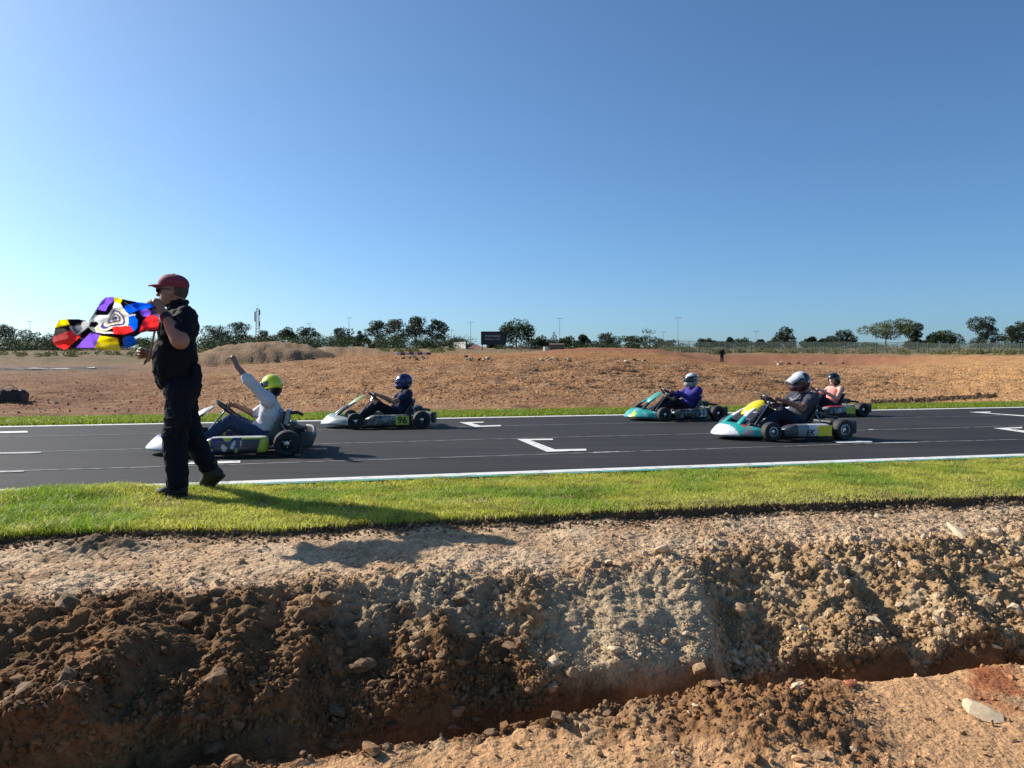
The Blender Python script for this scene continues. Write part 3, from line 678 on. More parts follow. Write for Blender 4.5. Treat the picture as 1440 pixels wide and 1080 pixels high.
# stones big enough to pick out, each its own object
ROCKM = {}
def rock_obj(p, size, colr, var, label, group, sq=(1, 1, 1), name='stone', nv=(0, 0, 1)):
    p = [p[i] + nv[i] * size * 0.3 for i in range(3)]
    key = (var % 10, colr.name)
    if key not in ROCKM:
        V, F = ROCKV[var % 10]; ROCKM[key] = np_mesh('stone', V, F, colr, smooth=False)
    o = link(name, ROCKM[key], None, (p[0], p[1], p[2]), (RNG.uniform(-0.5, 0.5), RNG.uniform(-0.5, 0.5), RNG.uniform(0, 6.28)), (size * sq[0], size * sq[1], size * sq[2]))
    return tag(o, label, 'stone', group)
SM = {'brown': mat('brown_stone', (0.17, 0.097, 0.046), 0.9, var=0.3, vscale=3, bump=0.8, bscale=9, bdist=0.0025, dirt=(0.3, 0.17, 0.08, 0.7)),
      'tan': mat('tan_stone', (0.38, 0.24, 0.13), 0.9, var=0.25, vscale=3, bump=0.8, bscale=9, bdist=0.0025, dirt=(0.22, 0.12, 0.06, 0.6)),
      'pale': mat('pale_stone', (0.60, 0.46, 0.30), 0.9, var=0.25, vscale=3, bump=0.8, bscale=9, bdist=0.0025, dirt=(0.36, 0.22, 0.12, 0.7)),
      'ochre': mat('ochre_stone', (0.26, 0.135, 0.055), 0.9, var=0.25, vscale=3, bump=0.8, bscale=9, bdist=0.0025, dirt=(0.16, 0.085, 0.04, 0.6)),
      'red': mat('red_stone', (0.33, 0.10, 0.04), 0.9, var=0.25, vscale=3, bump=0.8, bscale=9, bdist=0.0025)}
SPECIAL = [(122, 834, 17, 'brown', (1, 1, 0.9), 'dark brown clod alone on the tan strip at the left'),
    (933, 776, 24, 'pale', (1.2, 0.9, 0.8), 'pale angular stone on the bench right of a smaller one'),
    (907, 781, 13, 'pale', (0.8, 0.8, 1), 'small pale stone beside the angular one on the bench'),
    (1236, 728, 15, 'pale', (1.2, 1, 0.6), 'pale stone lying just below the turf edge at the right'),
    (1350, 753, 28, 'pale', (1.5, 0.9, 0.45), 'long flat pale slab on the bench near the right edge'),
    (1396, 752, 26, 'pale', (1.1, 0.9, 0.8), 'blocky pale stone beside the flat slab at the right edge'),
    (1425, 862, 34, 'pale', (1.1, 1, 0.9), 'large rounded yellowish stone low on the bank at the right edge'),
    (1378, 1008, 44, 'pale', (1.5, 0.8, 0.45), 'flat oval pale stone lying alone on the orange ground'),
    (1120, 966, 20, 'pale', (1.2, 1, 0.8), 'pale round stone on the trench lip by the small dirt heap'),
    (1196, 964, 20, 'red', (1.3, 1, 0.7), 'orange red lump on the trench lip'),
    (1130, 887, 17, 'pale', (1, 1, 1), 'bright pale stone standing out halfway up the bank'),
    (1230, 876, 22, 'pale', (1.1, 1, 0.9), 'pale stone in the cluster at the middle of the right bank'),
    (510, 944, 44, 'brown', (1.5, 0.8, 0.6), 'long brown slab of rock low on the dark bank'),
    (86, 972, 34, 'brown', (1.2, 0.9, 0.8), 'large brown lump at the lower left of the dark bank'),
    (302, 963, 36, 'brown', (1.2, 0.9, 0.8), 'smooth brown boulder in the middle of the dark bank'),
    (300, 1058, 36, 'brown', (1.5, 0.9, 0.7), 'brown lump at the bottom edge beneath the dark bank'),
    (95, 856, 50, 'brown', (1.3, 0.9, 0.8), 'big earth lump on the edge of the bank at the left'),
    (272, 850, 30, 'brown', (0.9, 1, 1.1), 'pointed brown clod on the bank edge below the walking man'),
    (258, 962, 18, 'ochre', (1, 1, 1), 'small ochre stone left of the smooth boulder'), (1040, 862, 24, 'tan', (0.8, 1, 1.3), 'upright tan stone on the pale right bank'),
    (640, 1028, 26, 'brown', (1.2, 0.9, 0.9), 'dark brown clod on the trench lip at the bottom centre'), (690, 1030, 22, 'brown', (1, 1, 0.9), 'round dark clod on the trench lip right of centre')]
for i, (px, r, w_, cm, sq, lab) in enumerate(SPECIAL):
    h = hit(px, r)
    if h: rock_obj(h, 0.5 * w_ * h.y / FPX, SM[cm], i, lab, None, sq)
def rocks_zone(mask, n, lo, hi, pal, label, group, cond=None):
    kk = pick(mask, n * 3); done = 0
    for q in kk:
        if done >= n: break
        p = VN[q]; s = lo * (hi / lo) ** (RNG.uniform() ** 1.7)
        colr = pal(p); rock_obj(p, s, SM[colr], int(RNG.integers(0, 10)), label, group, (RNG.uniform(0.9, 1.5), 1, RNG.uniform(0.6, 1)), nv=NN[q]); done += 1
pl = lambda p: 'pale' if RNG.uniform() < 0.55 else 'tan'
br = lambda p: 'brown' if RNG.uniform() < 0.7 else 'ochre'
rocks_zone((SF > 6.1) * (SF < 7.9) * (XF < 0.1) * (0.4 + 2.0 * np.exp(-((SF - 6.8) / 0.35) ** 2)), 95, 0.014, 0.052, br, 'brown stone or lump embedded in the dark left part of the bank', 'stones in the dark bank')
rocks_zone((SF > 6.4) * (SF < 8.0) * (XF > 0.1) * (0.4 + 1.6 * np.exp(-((SF - 6.9) / 0.35) ** 2)), 90, 0.013, 0.046, pl, 'pale stone embedded in the light right part of the bank', 'stones in the pale bank')
rocks_zone((SF > 7.9) * (SF < 8.9) * (XF > 0.3) * np.exp(-(SF - 7.9) / 0.35), 34, 0.010, 0.034, pl, 'small pale stone lying on the bench above the right bank', 'stones on the bench')
rocks_zone((SF > 3.0) * (SF < 4.4) * (XF < 1.0), 40, 0.014, 0.05, br, 'brown clod on the lip in front of the trench', 'clods on the trench lip')
rocks_zone((SF > 2.0) * (SF < 4.2) * (XF > 0.6) * (nlf + 0.1), 26, 0.010, 0.034, pl, 'tan stone on the orange ground in front of the trench', 'stones on the near ground')
# ------------------------------------------------------------------ trees and shrubs beyond the field
LEAF = mat('leaves', attr='col', rough=0.6, trans=0.25, spec=0.2)
BARK = mat('bark', (0.13, 0.10, 0.075), 0.9, var=0.3, vscale=3, bump=0.5, bscale=20)
def leaf_cloud(clumps, per, size, cols, rg):
    """clumps: (centre, radii); triangles spread through each clump"""
    V, Cc = [], []
    tot = sum(r[0] * r[1] + r[0] * r[2] for _, r in clumps)
    for c, r in clumps:
        n = max(20, int(per * (r[0] * r[1] + r[0] * r[2]) / tot))
        d = rg.normal(size=(n, 3)); d /= np.linalg.norm(d, axis=1)[:, None]
        p = np.array(c) + d * np.array(r) * (rg.uniform(0.35, 1.0, n) ** 0.5)[:, None]
        s = size * rg.uniform(0.6, 1.4, n)
        t = rg.normal(size=(n, 3, 3)); t /= np.linalg.norm(t, axis=2)[..., None]
        V.append(p[:, None, :] + t * s[:, None, None] * 0.62)
        cc = np.array(cols[0]) + (np.array(cols[1]) - np.array(cols[0])) * rg.uniform(0, 1, (n, 1)); cc = cc * rg.uniform(0.75, 1.25) * rg.uniform(0.8, 1.2, (n, 1)); Cc.append(np.repeat(cc, 3, 0))
    V = np.concatenate(V).reshape(-1, 3); F = np.arange(len(V)).reshape(-1, 3); return V, F, np.concatenate(Cc)
EUC = ((0.032, 0.048, 0.027), (0.062, 0.080, 0.043)); DARK = ((0.026, 0.045, 0.018), (0.055, 0.085, 0.03)); OLV = ((0.07, 0.095, 0.03), (0.13, 0.155, 0.05))
def tree(px, Y, top, wpx, kind, label, seed, base=None):
    rg = np.random.default_rng(seed); b = far_at(px, Y); b.z -= 0.15
    H = max(1.5, at_y(px, top, Y).z - b.z); W = wpx / FPX * Y / 2 * 1.32
    root = empty('tree', b); clumps = []; trunk = MB(); cols = EUC; per = 5600; size = 0.34
    def limb(a, c, r0, r1):
        a, c = Vector(a), Vector(c); mid = (a + c) / 2 + Vector(rg.normal(0, 0.06 * H, 3)); trunk.tube([a, mid, c], [r0, (r0 + r1) / 2, r1], 6)
    if kind == 'euc':
        limb((0, 0, 0), (rg.normal(0, 0.05 * W), 0, H * 0.62), 0.045 * H * 0.5, 0.02 * H * 0.6)
        n = 26
        for i in range(n):
            f = rg.uniform(0.10, 0.98); env = W * (0.55 + 0.5 * math.sin(math.pi * min(1, f * 0.95)) ** 0.8) * (1.0 if f < 0.8 else 0.62)
            a = rg.uniform(0, 6.28); rr = env * rg.uniform(0.15, 0.78); r = W * rg.uniform(0.18, 0.36)
            c = (rr * math.cos(a), rr * math.sin(a), H * f - r * 0.6); clumps.append((c, (r, r, r * rg.uniform(0.55, 0.85))))
            if i < 6: limb((0, 0, H * rg.uniform(0.2, 0.45)), c, 0.012 * H, 0.004 * H)
    elif kind == 'round':
        cols = DARK; per = 5000; limb((0, 0, 0), (0, 0, H * 0.5), 0.03 * H, 0.02 * H)
        for i in range(22):
            d = rg.normal(size=3); d /= np.linalg.norm(d); d[2] = abs(d[2]) * 1.05 - 0.25
            c = (d[0] * W * 0.68, d[1] * W * 0.68, H * 0.5 + d[2] * H * 0.42); r = W * rg.uniform(0.28, 0.42); clumps.append((c, (r, r, r * 0.9)))
        clumps.append(((0, 0, H * 0.5), (W * 0.7, W * 0.7, H * 0.36)))
    elif kind == 'flat':
        cols = OLV; per = 4200
        limb((0, 0, 0), (0.05 * W, 0, H * 0.45), 0.03 * H, 0.018 * H)
        for x, z, r in ((-0.75, 0.62, 0.30), (-0.45, 0.70, 0.34), (-0.1, 0.66, 0.36), (0.25, 0.70, 0.36), (0.1, 0.82, 0.30), (0.45, 0.86, 0.30), (0.72, 0.90, 0.24), (-0.2, 0.5, 0.28), (0.3, 0.48, 0.3), (0.5, 0.62, 0.3), (0.85, 0.84, 0.18)):
            c = (x * W, rg.normal(0, 0.25) * W, z * H); clumps.append((c, (r * W, r * W, r * W * 0.55))); limb((0.05 * W, 0, H * 0.35), c, 0.012 * H, 0.004 * H)
    elif kind == 'thin':
        cols = EUC; limb((0, 0, 0), (-0.1 * W, 0, H * 0.75), 0.022 * H, 0.01 * H)
        for x, z, r in ((-0.35, 0.86, 0.62), (0.3, 0.90, 0.5), (0.0, 0.68, 0.6), (0.4, 0.62, 0.42), (0.0, 0.46, 0.34), (0.3, 0.28, 0.62), (-0.4, 0.20, 0.6)):
            clumps.append(((x * W, rg.normal(0, 0.2) * W, z * H - 0.05 * H), (r * W, r * W, r * W * 0.8)))
    elif kind == 'cone':
        cols = ((0.016, 0.028, 0.014), (0.03, 0.05, 0.022)); per = 900; size = 0.25; trunk.tube([(0, 0, 0), (0, 0, H * 0.7)], [0.02 * H, 0.008 * H], 6)
        for i in range(9): f = i / 8; r = W * (1.0 - 0.85 * f) + 0.05; clumps.append(((0, 0, H * (0.12 + 0.84 * f)), (r, r, H * 0.09)))
    elif kind == 'bush':
        cols = DARK; per = 2600; trunk.tube([(0, 0, 0), (0, 0, H * 0.5)], [0.03 * H, 0.015 * H], 6)
        for i in range(18):
            a = rg.uniform(0, 6.28); rr = rg.uniform(0.1, 0.85) * W; r = rg.uniform(0.16, 0.34) * W; clumps.append(((rr * math.cos(a), rr * math.sin(a), H * rg.uniform(0.2, 0.9)), (r, r, min(r, H * 0.25))))
    elif kind == 'tuft':
        cols = DARK; per = 1000; trunk.tube([(0, 0, 0), (-0.1 * W, 0, H * 0.85)], [0.02 * H, 0.008 * H], 6)
        for x, z, r in ((-0.3, 0.92, 0.4), (0.15, 0.86, 0.34), (-0.25, 0.62, 0.34), (0.1, 0.45, 0.6), (0.5, 0.38, 0.6), (-0.3, 0.3, 0.6), (0.2, 0.2, 0.9)): clumps.append(((x * W, 0, z * H), (r * W, r * W, r * W * 0.5)))
    V, F, Cc = leaf_cloud(clumps, per, size, cols, rg)
    trunk.build('trunk', BARK, root); link('crown', np_mesh('crown', V, F, LEAF, smooth=False, colors=Cc), root)
    return tag(root, label, 'tree', 'trees beyond the field')
TREES = [(10, 185, 455, 50, 'euc', 'grey green tree at the far left edge of the tree line'), (44, 180, 463, 44, 'euc', 'tree behind the thin mast at the far left'), (78, 175, 467, 46, 'euc', 'low tree just left of the waving flag'),
    (118, 190, 468, 50, 'euc', 'tree hidden low behind the left half of the flag'), (165, 185, 474, 60, 'bush', 'dark bushy tree below the middle of the flag'), (208, 180, 476, 50, 'bush', 'dark bushy tree behind the hand holding the flag stick'),
    (302, 180, 457, 52, 'euc', 'spreading tree right behind the walking man'), (333, 185, 451, 48, 'euc', 'taller feathery tree above the dirt mound'), (372, 190, 463, 30, 'euc', 'small tree at the foot of the lattice mast'),
    (404, 185, 459, 36, 'euc', 'open crowned tree right of the lattice mast'), (430, 185, 459, 38, 'euc', 'dark tree above the right shoulder of the mound'), (452, 175, 470, 22, 'cone', 'dark pointed tree in a dip of the tree line'),
    (481, 180, 456, 42, 'euc', 'wide topped tree behind the stretched mast lamp'), (506, 180, 465, 24, 'euc', 'narrow tree left of the tall clump'), (532, 180, 448, 40, 'euc', 'leftmost tree of the tall clump'),
    (560, 185, 447, 38, 'euc', 'second tree of the tall clump'), (586, 180, 442, 46, 'euc', 'tallest tree of the whole tree line'), (613, 180, 446, 38, 'euc', 'rightmost tree of the tall clump'),
    (647, 190, 476, 32, 'bush', 'low dark tree above the concrete wall'), (693, 175, 481, 26, 'bush', 'small tree seen under the billboard'), (727, 150, 450, 46, 'round', 'big round dark tree right of the billboard'),
    (757, 160, 474, 36, 'bush', 'low tree behind the pole gate'), (779, 165, 467, 16, 'cone', 'thin dark conifer behind the white drum'), (790, 165, 474, 34, 'bush', 'broad dark tree right of the thin conifer'),
    (818, 185, 471, 26, 'euc', 'small tree between the drum and the bare mound'), (853, 185, 465, 42, 'euc', 'airy tree above the red mound'), (890, 185, 473, 34, 'bush', 'low tree between the airy tree and the tufted one'),
    (914, 180, 463, 28, 'tuft', 'odd tufted tree with a high top knot'), (932, 185, 479, 26, 'bush', 'low bush tree at the left end of the fence'),
    (990, 185, 477, 26, 'bush', 'low tree left above the standing person'), (1010, 185, 480, 30, 'bush', 'low hedge like tree above the standing person'), (1042, 185, 477, 30, 'bush', 'low rounded tree right of the standing person'), (1026, 190, 474, 12, 'euc', 'small pointed tree sticking out of the low hedge'),
    (1069, 190, 477, 14, 'euc', 'tiny tree by the short lamp post'), (1103, 180, 459, 36, 'euc', 'stout tree above the white helmet with peak'), (1085, 190, 479, 20, 'euc', 'sparse small tree left of the stout one'), (1140, 185, 473, 24, 'euc', 'small tree between the stout and the spiky one'),
    (1162, 185, 473, 22, 'euc', 'dark small tree left of the spiky one'), (1184, 180, 463, 40, 'euc', 'spiky tree above the black helmet'), (1244, 175, 449, 64, 'flat', 'flat topped spreading olive tree'),
    (1282, 178, 455, 24, 'thin', 'thin tall tree beside the flat topped one'), (1327, 175, 466, 38, 'round', 'compact round tree right of the thin one'), (1382, 178, 447, 32, 'thin', 'tall slender pale tree left of the dark cypress'),
    (1399, 178, 461, 12, 'cone', 'dark pointed cypress near the right edge'), (1422, 180, 457, 36, 'euc', 'broad tree beside the cypress'), (1442, 182, 448, 40, 'euc', 'tree cut by the right edge of the photo'), (1222, 190, 482, 40, 'bush', 'low scrubby tree left of the flat topped one'), (1300, 190, 480, 30, 'bush', 'low scrubby tree left of the compact round one')]
for i, (px, Y, top, w_, kd, lab) in enumerate(TREES): tree(px, Y, top, w_, kd, lab, 100 + i)
def shrub_band(name, px0, px1, Y0, Y1, h0, h1, n, cols, label, size=0.28):
    rg = np.random.default_rng(len(name) * 7 + int(px0) % 97); clumps = []
    for i in range(n):
        b = far_at(rg.uniform(px0, px1), rg.uniform(Y0, Y1)); h = rg.uniform(h0, h1); r = h * rg.uniform(0.6, 1.2); clumps.append(((b.x, b.y, b.z + h * 0.35), (r, r, h * 0.6)))
    V, F, Cc = leaf_cloud(clumps, n * 110, size, cols, rg)
    return tag(link(name, np_mesh(name, V, F, LEAF, smooth=False, colors=Cc)), label, 'shrubs', kind='stuff')
shrub_band('undergrowth', -160, 660, 160, 178, 1.6, 3.6, 300, DARK, 'dark undergrowth filling the foot of the tree line on the left')
shrub_band('thicket', 270, 650, 165, 182, 1.8, 3.8, 120, DARK, 'dense dark thicket below the tree crowns left of the concrete wall')
shrub_band('weeds', -160, 640, 108, 140, 0.3, 0.7, 240, ((0.09, 0.12, 0.03), (0.20, 0.19, 0.07)), 'green and straw coloured weeds in front of the tree line', 0.2)
shrub_band('scrub', 690, 960, 150, 170, 0.6, 1.5, 60, DARK, 'dark scrub behind the red mound')
shrub_band('tall_grass', 930, 1600, 112, 150, 0.4, 1.0, 260, ((0.20, 0.18, 0.075), (0.13, 0.15, 0.06)), 'tall dry grass growing behind the wire fence', 0.22)
shrub_band('hedge', 960, 1560, 182, 200, 0.9, 1.6, 70, DARK, 'low dark bushes far beyond the fence')

# ------------------------------------------------------------------ wire fence on the right
FENCE = mat('fence_wire', (0.22, 0.25, 0.20), 0.6, metal=0.2); POSTM = mat('fence_post', (0.12, 0.135, 0.115), 0.7)
def fence():
    pts = []
    for i in range(44): pts.append(far_at(925 + i * 14.6, 119 + 0.25 * i))
    b0 = pts[0]; root = empty('wire_fence', b0); L = (pts[1] - pts[0]).length
    H = 1.75
    w = MB()
    for k in range(22): w.box((L * (k + 0.5) / 22, 0, H / 2), (0.022, 0.012, H - 0.05))
    for z in (0.06, H * 0.33, H * 0.66, H - 0.04): w.box((L / 2, 0.013, z), (L, 0.012, 0.03))
    pm = w.mesh('mesh_panel', FENCE, smooth=False); p = MB(); p.box((0, 0, H / 2 - 0.1), (0.09, 0.09, H + 0.32)); pp = p.mesh('post', POSTM, smooth=False)
    for i in range(len(pts) - 1):
        a, c = pts[i] - b0, pts[i + 1] - b0; d = c - a
        link('post', pp, root, a)
        o = link('mesh_panel', pm, root, a + Vector((0, 0, 0.05))); o.rotation_euler = (0, -math.atan2(d.z, math.hypot(d.x, d.y)), math.atan2(d.y, d.x)); o['kind'] = 'stuff'
    return tag(root, 'grey green wire mesh fence along the far right of the field', 'fence')
fence()

# ------------------------------------------------------------------ masts and lamp posts
STEEL = mat('grey_steel', (0.30, 0.31, 0.32), 0.5, metal=0.3); DSTEEL = mat('dark_steel', (0.10, 0.105, 0.11), 0.5, metal=0.2)
def lamp_post(px, Y, top, label, head=0.7):
    b = far_at(px, Y); H = at_y(px, top, Y).z - b.z; root = empty('lamp_post', b); r = 0.00055 * Y * 0.5
    MB().tube([(0, 0, 0), (0, 0, H * 0.5), (0, 0, H)], [r * 1.5, r * 1.1, r * 0.8], 8).build('pole', STEEL, root)
    MB().tube([(-head, 0, H), (0, 0, H + 0.05), (head, 0, H)], r * 0.7, 6).build('cross_arm', STEEL, root)
    for s in (-1, 1): MB().box((s * head, 0, H - 0.05), (0.4, 0.3, 0.12)).build('lamp_head', STEEL, root, bevel=0.04)
    return tag(root, label, 'lamp post', 'tall lamp posts on the skyline')
for a in ((43, 260, 452, 'thin mast at the far left above the trees'), (491, 260, 447, 'lamp mast above the wide topped tree'), (662, 250, 453, 'tall thin mast left of the billboard'), (787, 260, 448, 'tall thin mast above the thin conifer'),
          (953, 210, 447, 'tallest lamp mast standing free right of the tufted tree'), (1063, 220, 466, 'short lamp post right of the standing person'), (635, 270, 464, 'short faint mast left of the red roof'), (933, 270, 467, 'faint short mast left of the tallest mast'),
          (435, 270, 455, 'faint mast above the dark tree right of the mound top'), (1313, 240, 469, 'short lamp beside the compact round tree')): lamp_post(*a)
def lattice(px, Y, top):
    b = far_at(px, Y); H = at_y(px, top, Y).z - b.z; root = empty('lattice_mast', b); w0, w1 = 0.85, 0.5; n = 14
    cor = lambda i, k: Vector((((-1, 1, 1, -1)[k]) * (w0 + (w1 - w0) * i / n), ((-1, -1, 1, 1)[k]) * (w0 + (w1 - w0) * i / n), H * i / n))
    for k in range(4): MB().tube([cor(0, k), cor(n, k)], 0.085, 6).build('leg', STEEL, root)
    br_ = MB()
    for i in range(n):
        for k in range(4): br_.tube([cor(i, k), cor(i + 1, (k + 1) % 4)], 0.06, 4); br_.tube([cor(i + 1, k), cor(i + 1, (k + 1) % 4)], 0.05, 4)
    br_.build('bracing', STEEL, root)
    for x, z in ((-1.0, 0.86), (1.0, 0.90), (-1.05, 0.74), (0.9, 0.62)): MB().box((x, -0.5, H * z), (0.45, 0.3, 2.2)).build('antenna', DSTEEL, root, bevel=0.05)
    MB().tube([(0, 0, H), (0, 0, H + 1.6)], 0.06, 6).build('spike', STEEL, root)
    return tag(root, 'steel lattice radio mast rising behind the dirt mound', 'mast')
lattice(363, 330, 434)

# ------------------------------------------------------------------ billboard, house, wall, gate, drum
def billboard():
    Y = 140; a, c = far_at(677, Y), far_at(711.5, Y); z0, z1 = at_y(694, 484.5, Y).z, at_y(694, 466.5, Y).z; b = far_at(694, Y); root = empty('billboard', b)
    W = c.x - a.x; dark = mat('billboard_face', (0.012, 0.014, 0.022), 0.5, var=0.15, vscale=0.6)
    MB().box((0, 0, (z0 + z1) / 2 - b.z), (W, 0.25, z1 - z0)).build('board', dark, root, bevel=0.03)
    fr = MB()
    for z in (z0, z1): fr.box((0, -0.16, z - b.z), (W + 0.1, 0.08, 0.09))
    for s in (-1, 1): fr.box((s * W / 2, -0.16, (z0 + z1) / 2 - b.z), (0.09, 0.08, z1 - z0 - 0.1))
    fr.build('frame', mat('billboard_frame', (0.03, 0.03, 0.035), 0.6), root)
    for s in (-1, 1): MB().tube([(s * W * 0.46, 0.2, -0.3), (s * W * 0.46, 0.2, z1 - b.z - 0.1)], 0.09, 8).build('post', DSTEEL, root)
    wm_ = mat('billboard_lettering', (0.62, 0.62, 0.64), 0.6)
    o = link('lettering', text_mesh('PYDITAMILS', 0.50, wm_, 'lettering', sx=1.05), root, (-0.1, -0.14, (z0 + z1) / 2 - b.z + 0.33), (R(90), 0, 0))
    o = link('lettering', text_mesh('NOMADS & TOURS', 0.30, wm_, 'lettering', sx=1.1), root, (-0.2, -0.14, (z0 + z1) / 2 - b.z - 0.22), (R(90), 0, 0))
    tag(root, 'dark billboard with two lines of pale lettering on posts', 'billboard')
billboard()
def house():
    Y = 165; b = far_at(669, Y); root = empty('house', b); W = 2.3; top = at_y(669, 484.5, Y).z - b.z; ev = at_y(669, 491.5, Y).z - b.z
    roofm = mat('red_roof', (0.30, 0.115, 0.105), 0.8, var=0.2, vscale=2); wallm = mat('house_wall', (0.62, 0.55, 0.5), 0.8)
    MB().box((0, 2, ev / 2 - 0.2), (W * 1.7, 5, ev + 0.4)).build('wall', wallm, root)
    m = MB(); m.add([(-W, -1, ev), (W, -1, ev), (W, 5, ev), (-W, 5, ev), (-W * 0.15, 1.4, top), (W * 0.15, 1.4, top), (-W, -1, ev - 0.18), (W, -1, ev - 0.18), (W, 5, ev - 0.18), (-W, 5, ev - 0.18)],
          [(0, 1, 5, 4), (1, 2, 5), (2, 3, 4, 5), (3, 0, 4), (0, 6, 7, 1), (1, 7, 8, 2), (2, 8, 9, 3), (3, 9, 6, 0), (6, 9, 8, 7)]); m.build('roof', roofm, root, smooth=False)
    MB().box((-W * 0.84, -0.56, ev * 0.4), (0.5, 0.1, ev * 0.7)).build('door', mat('white_door', (0.8, 0.78, 0.75), 0.6), root)
    tag(root, 'small house with a dull red hipped roof left of the billboard', 'house')
house()
def panel_wall():
    A, B = far_at(616, 200), far_at(655, 158); n = 13; root = empty('concrete_wall', A); cm = mat('precast_concrete', (0.36, 0.35, 0.33), 0.9, var=0.2, vscale=1.2)
    d = B - A; L = d.length / n; ang = math.atan2(d.y, d.x)
    pan = MB(); pan.box((L / 2, 0, 0.55), (L - 0.1, 0.06, 1.7)); pmesh = pan.mesh('panel', cm, False); po = MB(); po.box((0, 0, 0.6), (0.16, 0.16, 1.9)); pom = po.mesh('post', cm, False)
    for i in range(n + 1):
        p = d * (i / n); link('post', pom, root, p, (0, 0, ang))
        if i < n: link('panel', pmesh, root, p, (0, 0, ang))
    tag(root, 'pale precast concrete wall running up to the red roofed house', 'wall')
panel_wall()
def pole_gate():
    b = far_at(742, 118); root = empty('pole_gate', b); wood = mat('grey_timber', (0.28, 0.235, 0.19), 0.9, var=0.3, vscale=4)
    for i, (x, h, dx) in enumerate(((-1.6, 1.0, 0.5), (-1.0, 0.95, 0), (-0.4, 1.1, 0), (0.35, 0.9, 0), (0.9, 1.05, 0), (1.5, 1.1, -0.1), (1.9, 0.9, 0))): MB().tube([(x, 0, -0.1), (x + dx, 0, h)], 0.055, 6).build('post', wood, root)
    for z in (0.4, 0.75): MB().tube([(-1.5, -0.07, z), (1.9, -0.07, z + 0.08)], 0.04, 6).build('rail', wood, root)
    tag(root, 'rough timber pole fence below the big round tree', 'fence')
    b = far_at(768, 112); root = empty('drum', b); wp = mat('white_drum', (0.62, 0.58, 0.5), 0.7, var=0.15)
    H = at_y(768, 489, 112).z - b.z; H = max(0.8, H); r = 0.38
    MB().lathe([(r, 0), (r, H * 0.3), (r + 0.03, H * 0.33), (r, H * 0.36), (r, H * 0.64), (r + 0.03, H * 0.67), (r, H * 0.7), (r, H), (r - 0.04, H), (r - 0.04, H - 0.04)], n=20).build('shell', wp, root)
    MB().lathe([(r - 0.045, H - 0.06), (r - 0.045, H - 0.03)], n=20).build('lid', wp, root)
    tag(root, 'white upright drum beside the low brown shed', 'drum')
    b = far_at(783, 116); root = empty('shed', b); bw = mat('brown_boards', (0.17, 0.125, 0.10), 0.9, var=0.25)
    for i in range(9): MB().box((-0.92 + i * 0.23, 0, 0.55), (0.21, 0.05, 1.3)).build('board', bw, root, smooth=False)
    MB().box((0, 0.6, 1.24), (2.2, 1.5, 0.06), (R(6), 0, 0)).build('roof', bw, root, smooth=False)
    MB().box((0, 0.65, 0.5), (1.9, 1.15, 1.25)).build('body', bw, root, smooth=False); tag(root, 'low brown board shed behind the white drum', 'shed')
pole_gate()
def barrier():
    b = far_at(582, 64); root = empty('track_barrier', b); Wt = mat('white_plastic_barrier', (0.6, 0.52, 0.48), 0.5); Rd = mat('red_plastic_barrier', (0.26, 0.035, 0.03), 0.5); L = 0.36
    for i in range(8):
        m = MB(); x = (i - 3.5) * L; m.rings([[(x + dx, y, z) for y, z in ((-0.17, 0), (0.17, 0), (0.12, 0.12), (0.09, 0.22), (-0.09, 0.22), (-0.12, 0.12))] for dx in (-L / 2 + 0.01, L / 2 - 0.01)])
        m.build('block', Rd if i % 2 else Wt, root, smooth=False, bevel=0.015)
    tag(root, 'row of red and white plastic blocks on the crest of the field', 'barrier')
barrier()
# pale line and far strip of track at the left
def far_line():
    vs, fs = [], []
    for i in range(40):
        px = -120 + i * 6.5; 
        for dY in (0, 0.5): p = far_at(px, 56 + 0.03 * (px + 120) * 0.2 + dY); vs.append((p.x, p.y, p.z + 0.10))
    for i in range(39): fs.append((2 * i, 2 * i + 2, 2 * i + 3, 2 * i + 1))
    tag(link('painted_line', np_mesh('painted_line', vs, fs, PAINT, smooth=False), far))
far_line()
# heaps of stones along the crest
for (px0, px1, r0, n, lab) in ((650, 692, 505, 16, 'broken stone in the heap on the crest below the billboard'), (755, 802, 506, 18, 'broken stone in the heap on the crest below the white drum'), (868, 908, 507, 12, 'broken stone in the small heap below the red mound'),
                               (566, 600, 504, 10, 'broken stone beside the red and white blocks'), (1090, 1190, 512, 16, 'broken stone at the foot of the red cut bank')):
    for i in range(n):
        p = fhit(RNG.uniform(px0, px1), r0 + RNG.normal(0, 1.2))
        if p: rock_obj(p, RNG.uniform(0.07, 0.16) * p.y / 45, SM['pale' if RNG.uniform() < 0.5 else 'brown'], int(RNG.integers(0, 10)), lab, lab.replace('broken stone', 'stones'), (1.2, 1, 0.8))
# dark damp soil thrown up beside the far turf on the right
kk = []
for i in range(700):
    px = RNG.uniform(1225, 1400); p = fhit(px, np.interp(px, [1225, 1290, 1400], [567.5, 565, 557.5]) + RNG.normal(0, 1.3) - 0.8)
    if p: kk.append(p[:])
scatter('dark_soil', np.array(kk), RNG.uniform(0.02, 0.065, len(kk)), np.tile((0.10, 0.065, 0.042), (len(kk), 1)) * RNG.uniform(0.6, 1.4, (len(kk), 1)), CLODV, STONE, 'ridge of dark damp soil beside the far turf at the right', 'soil')
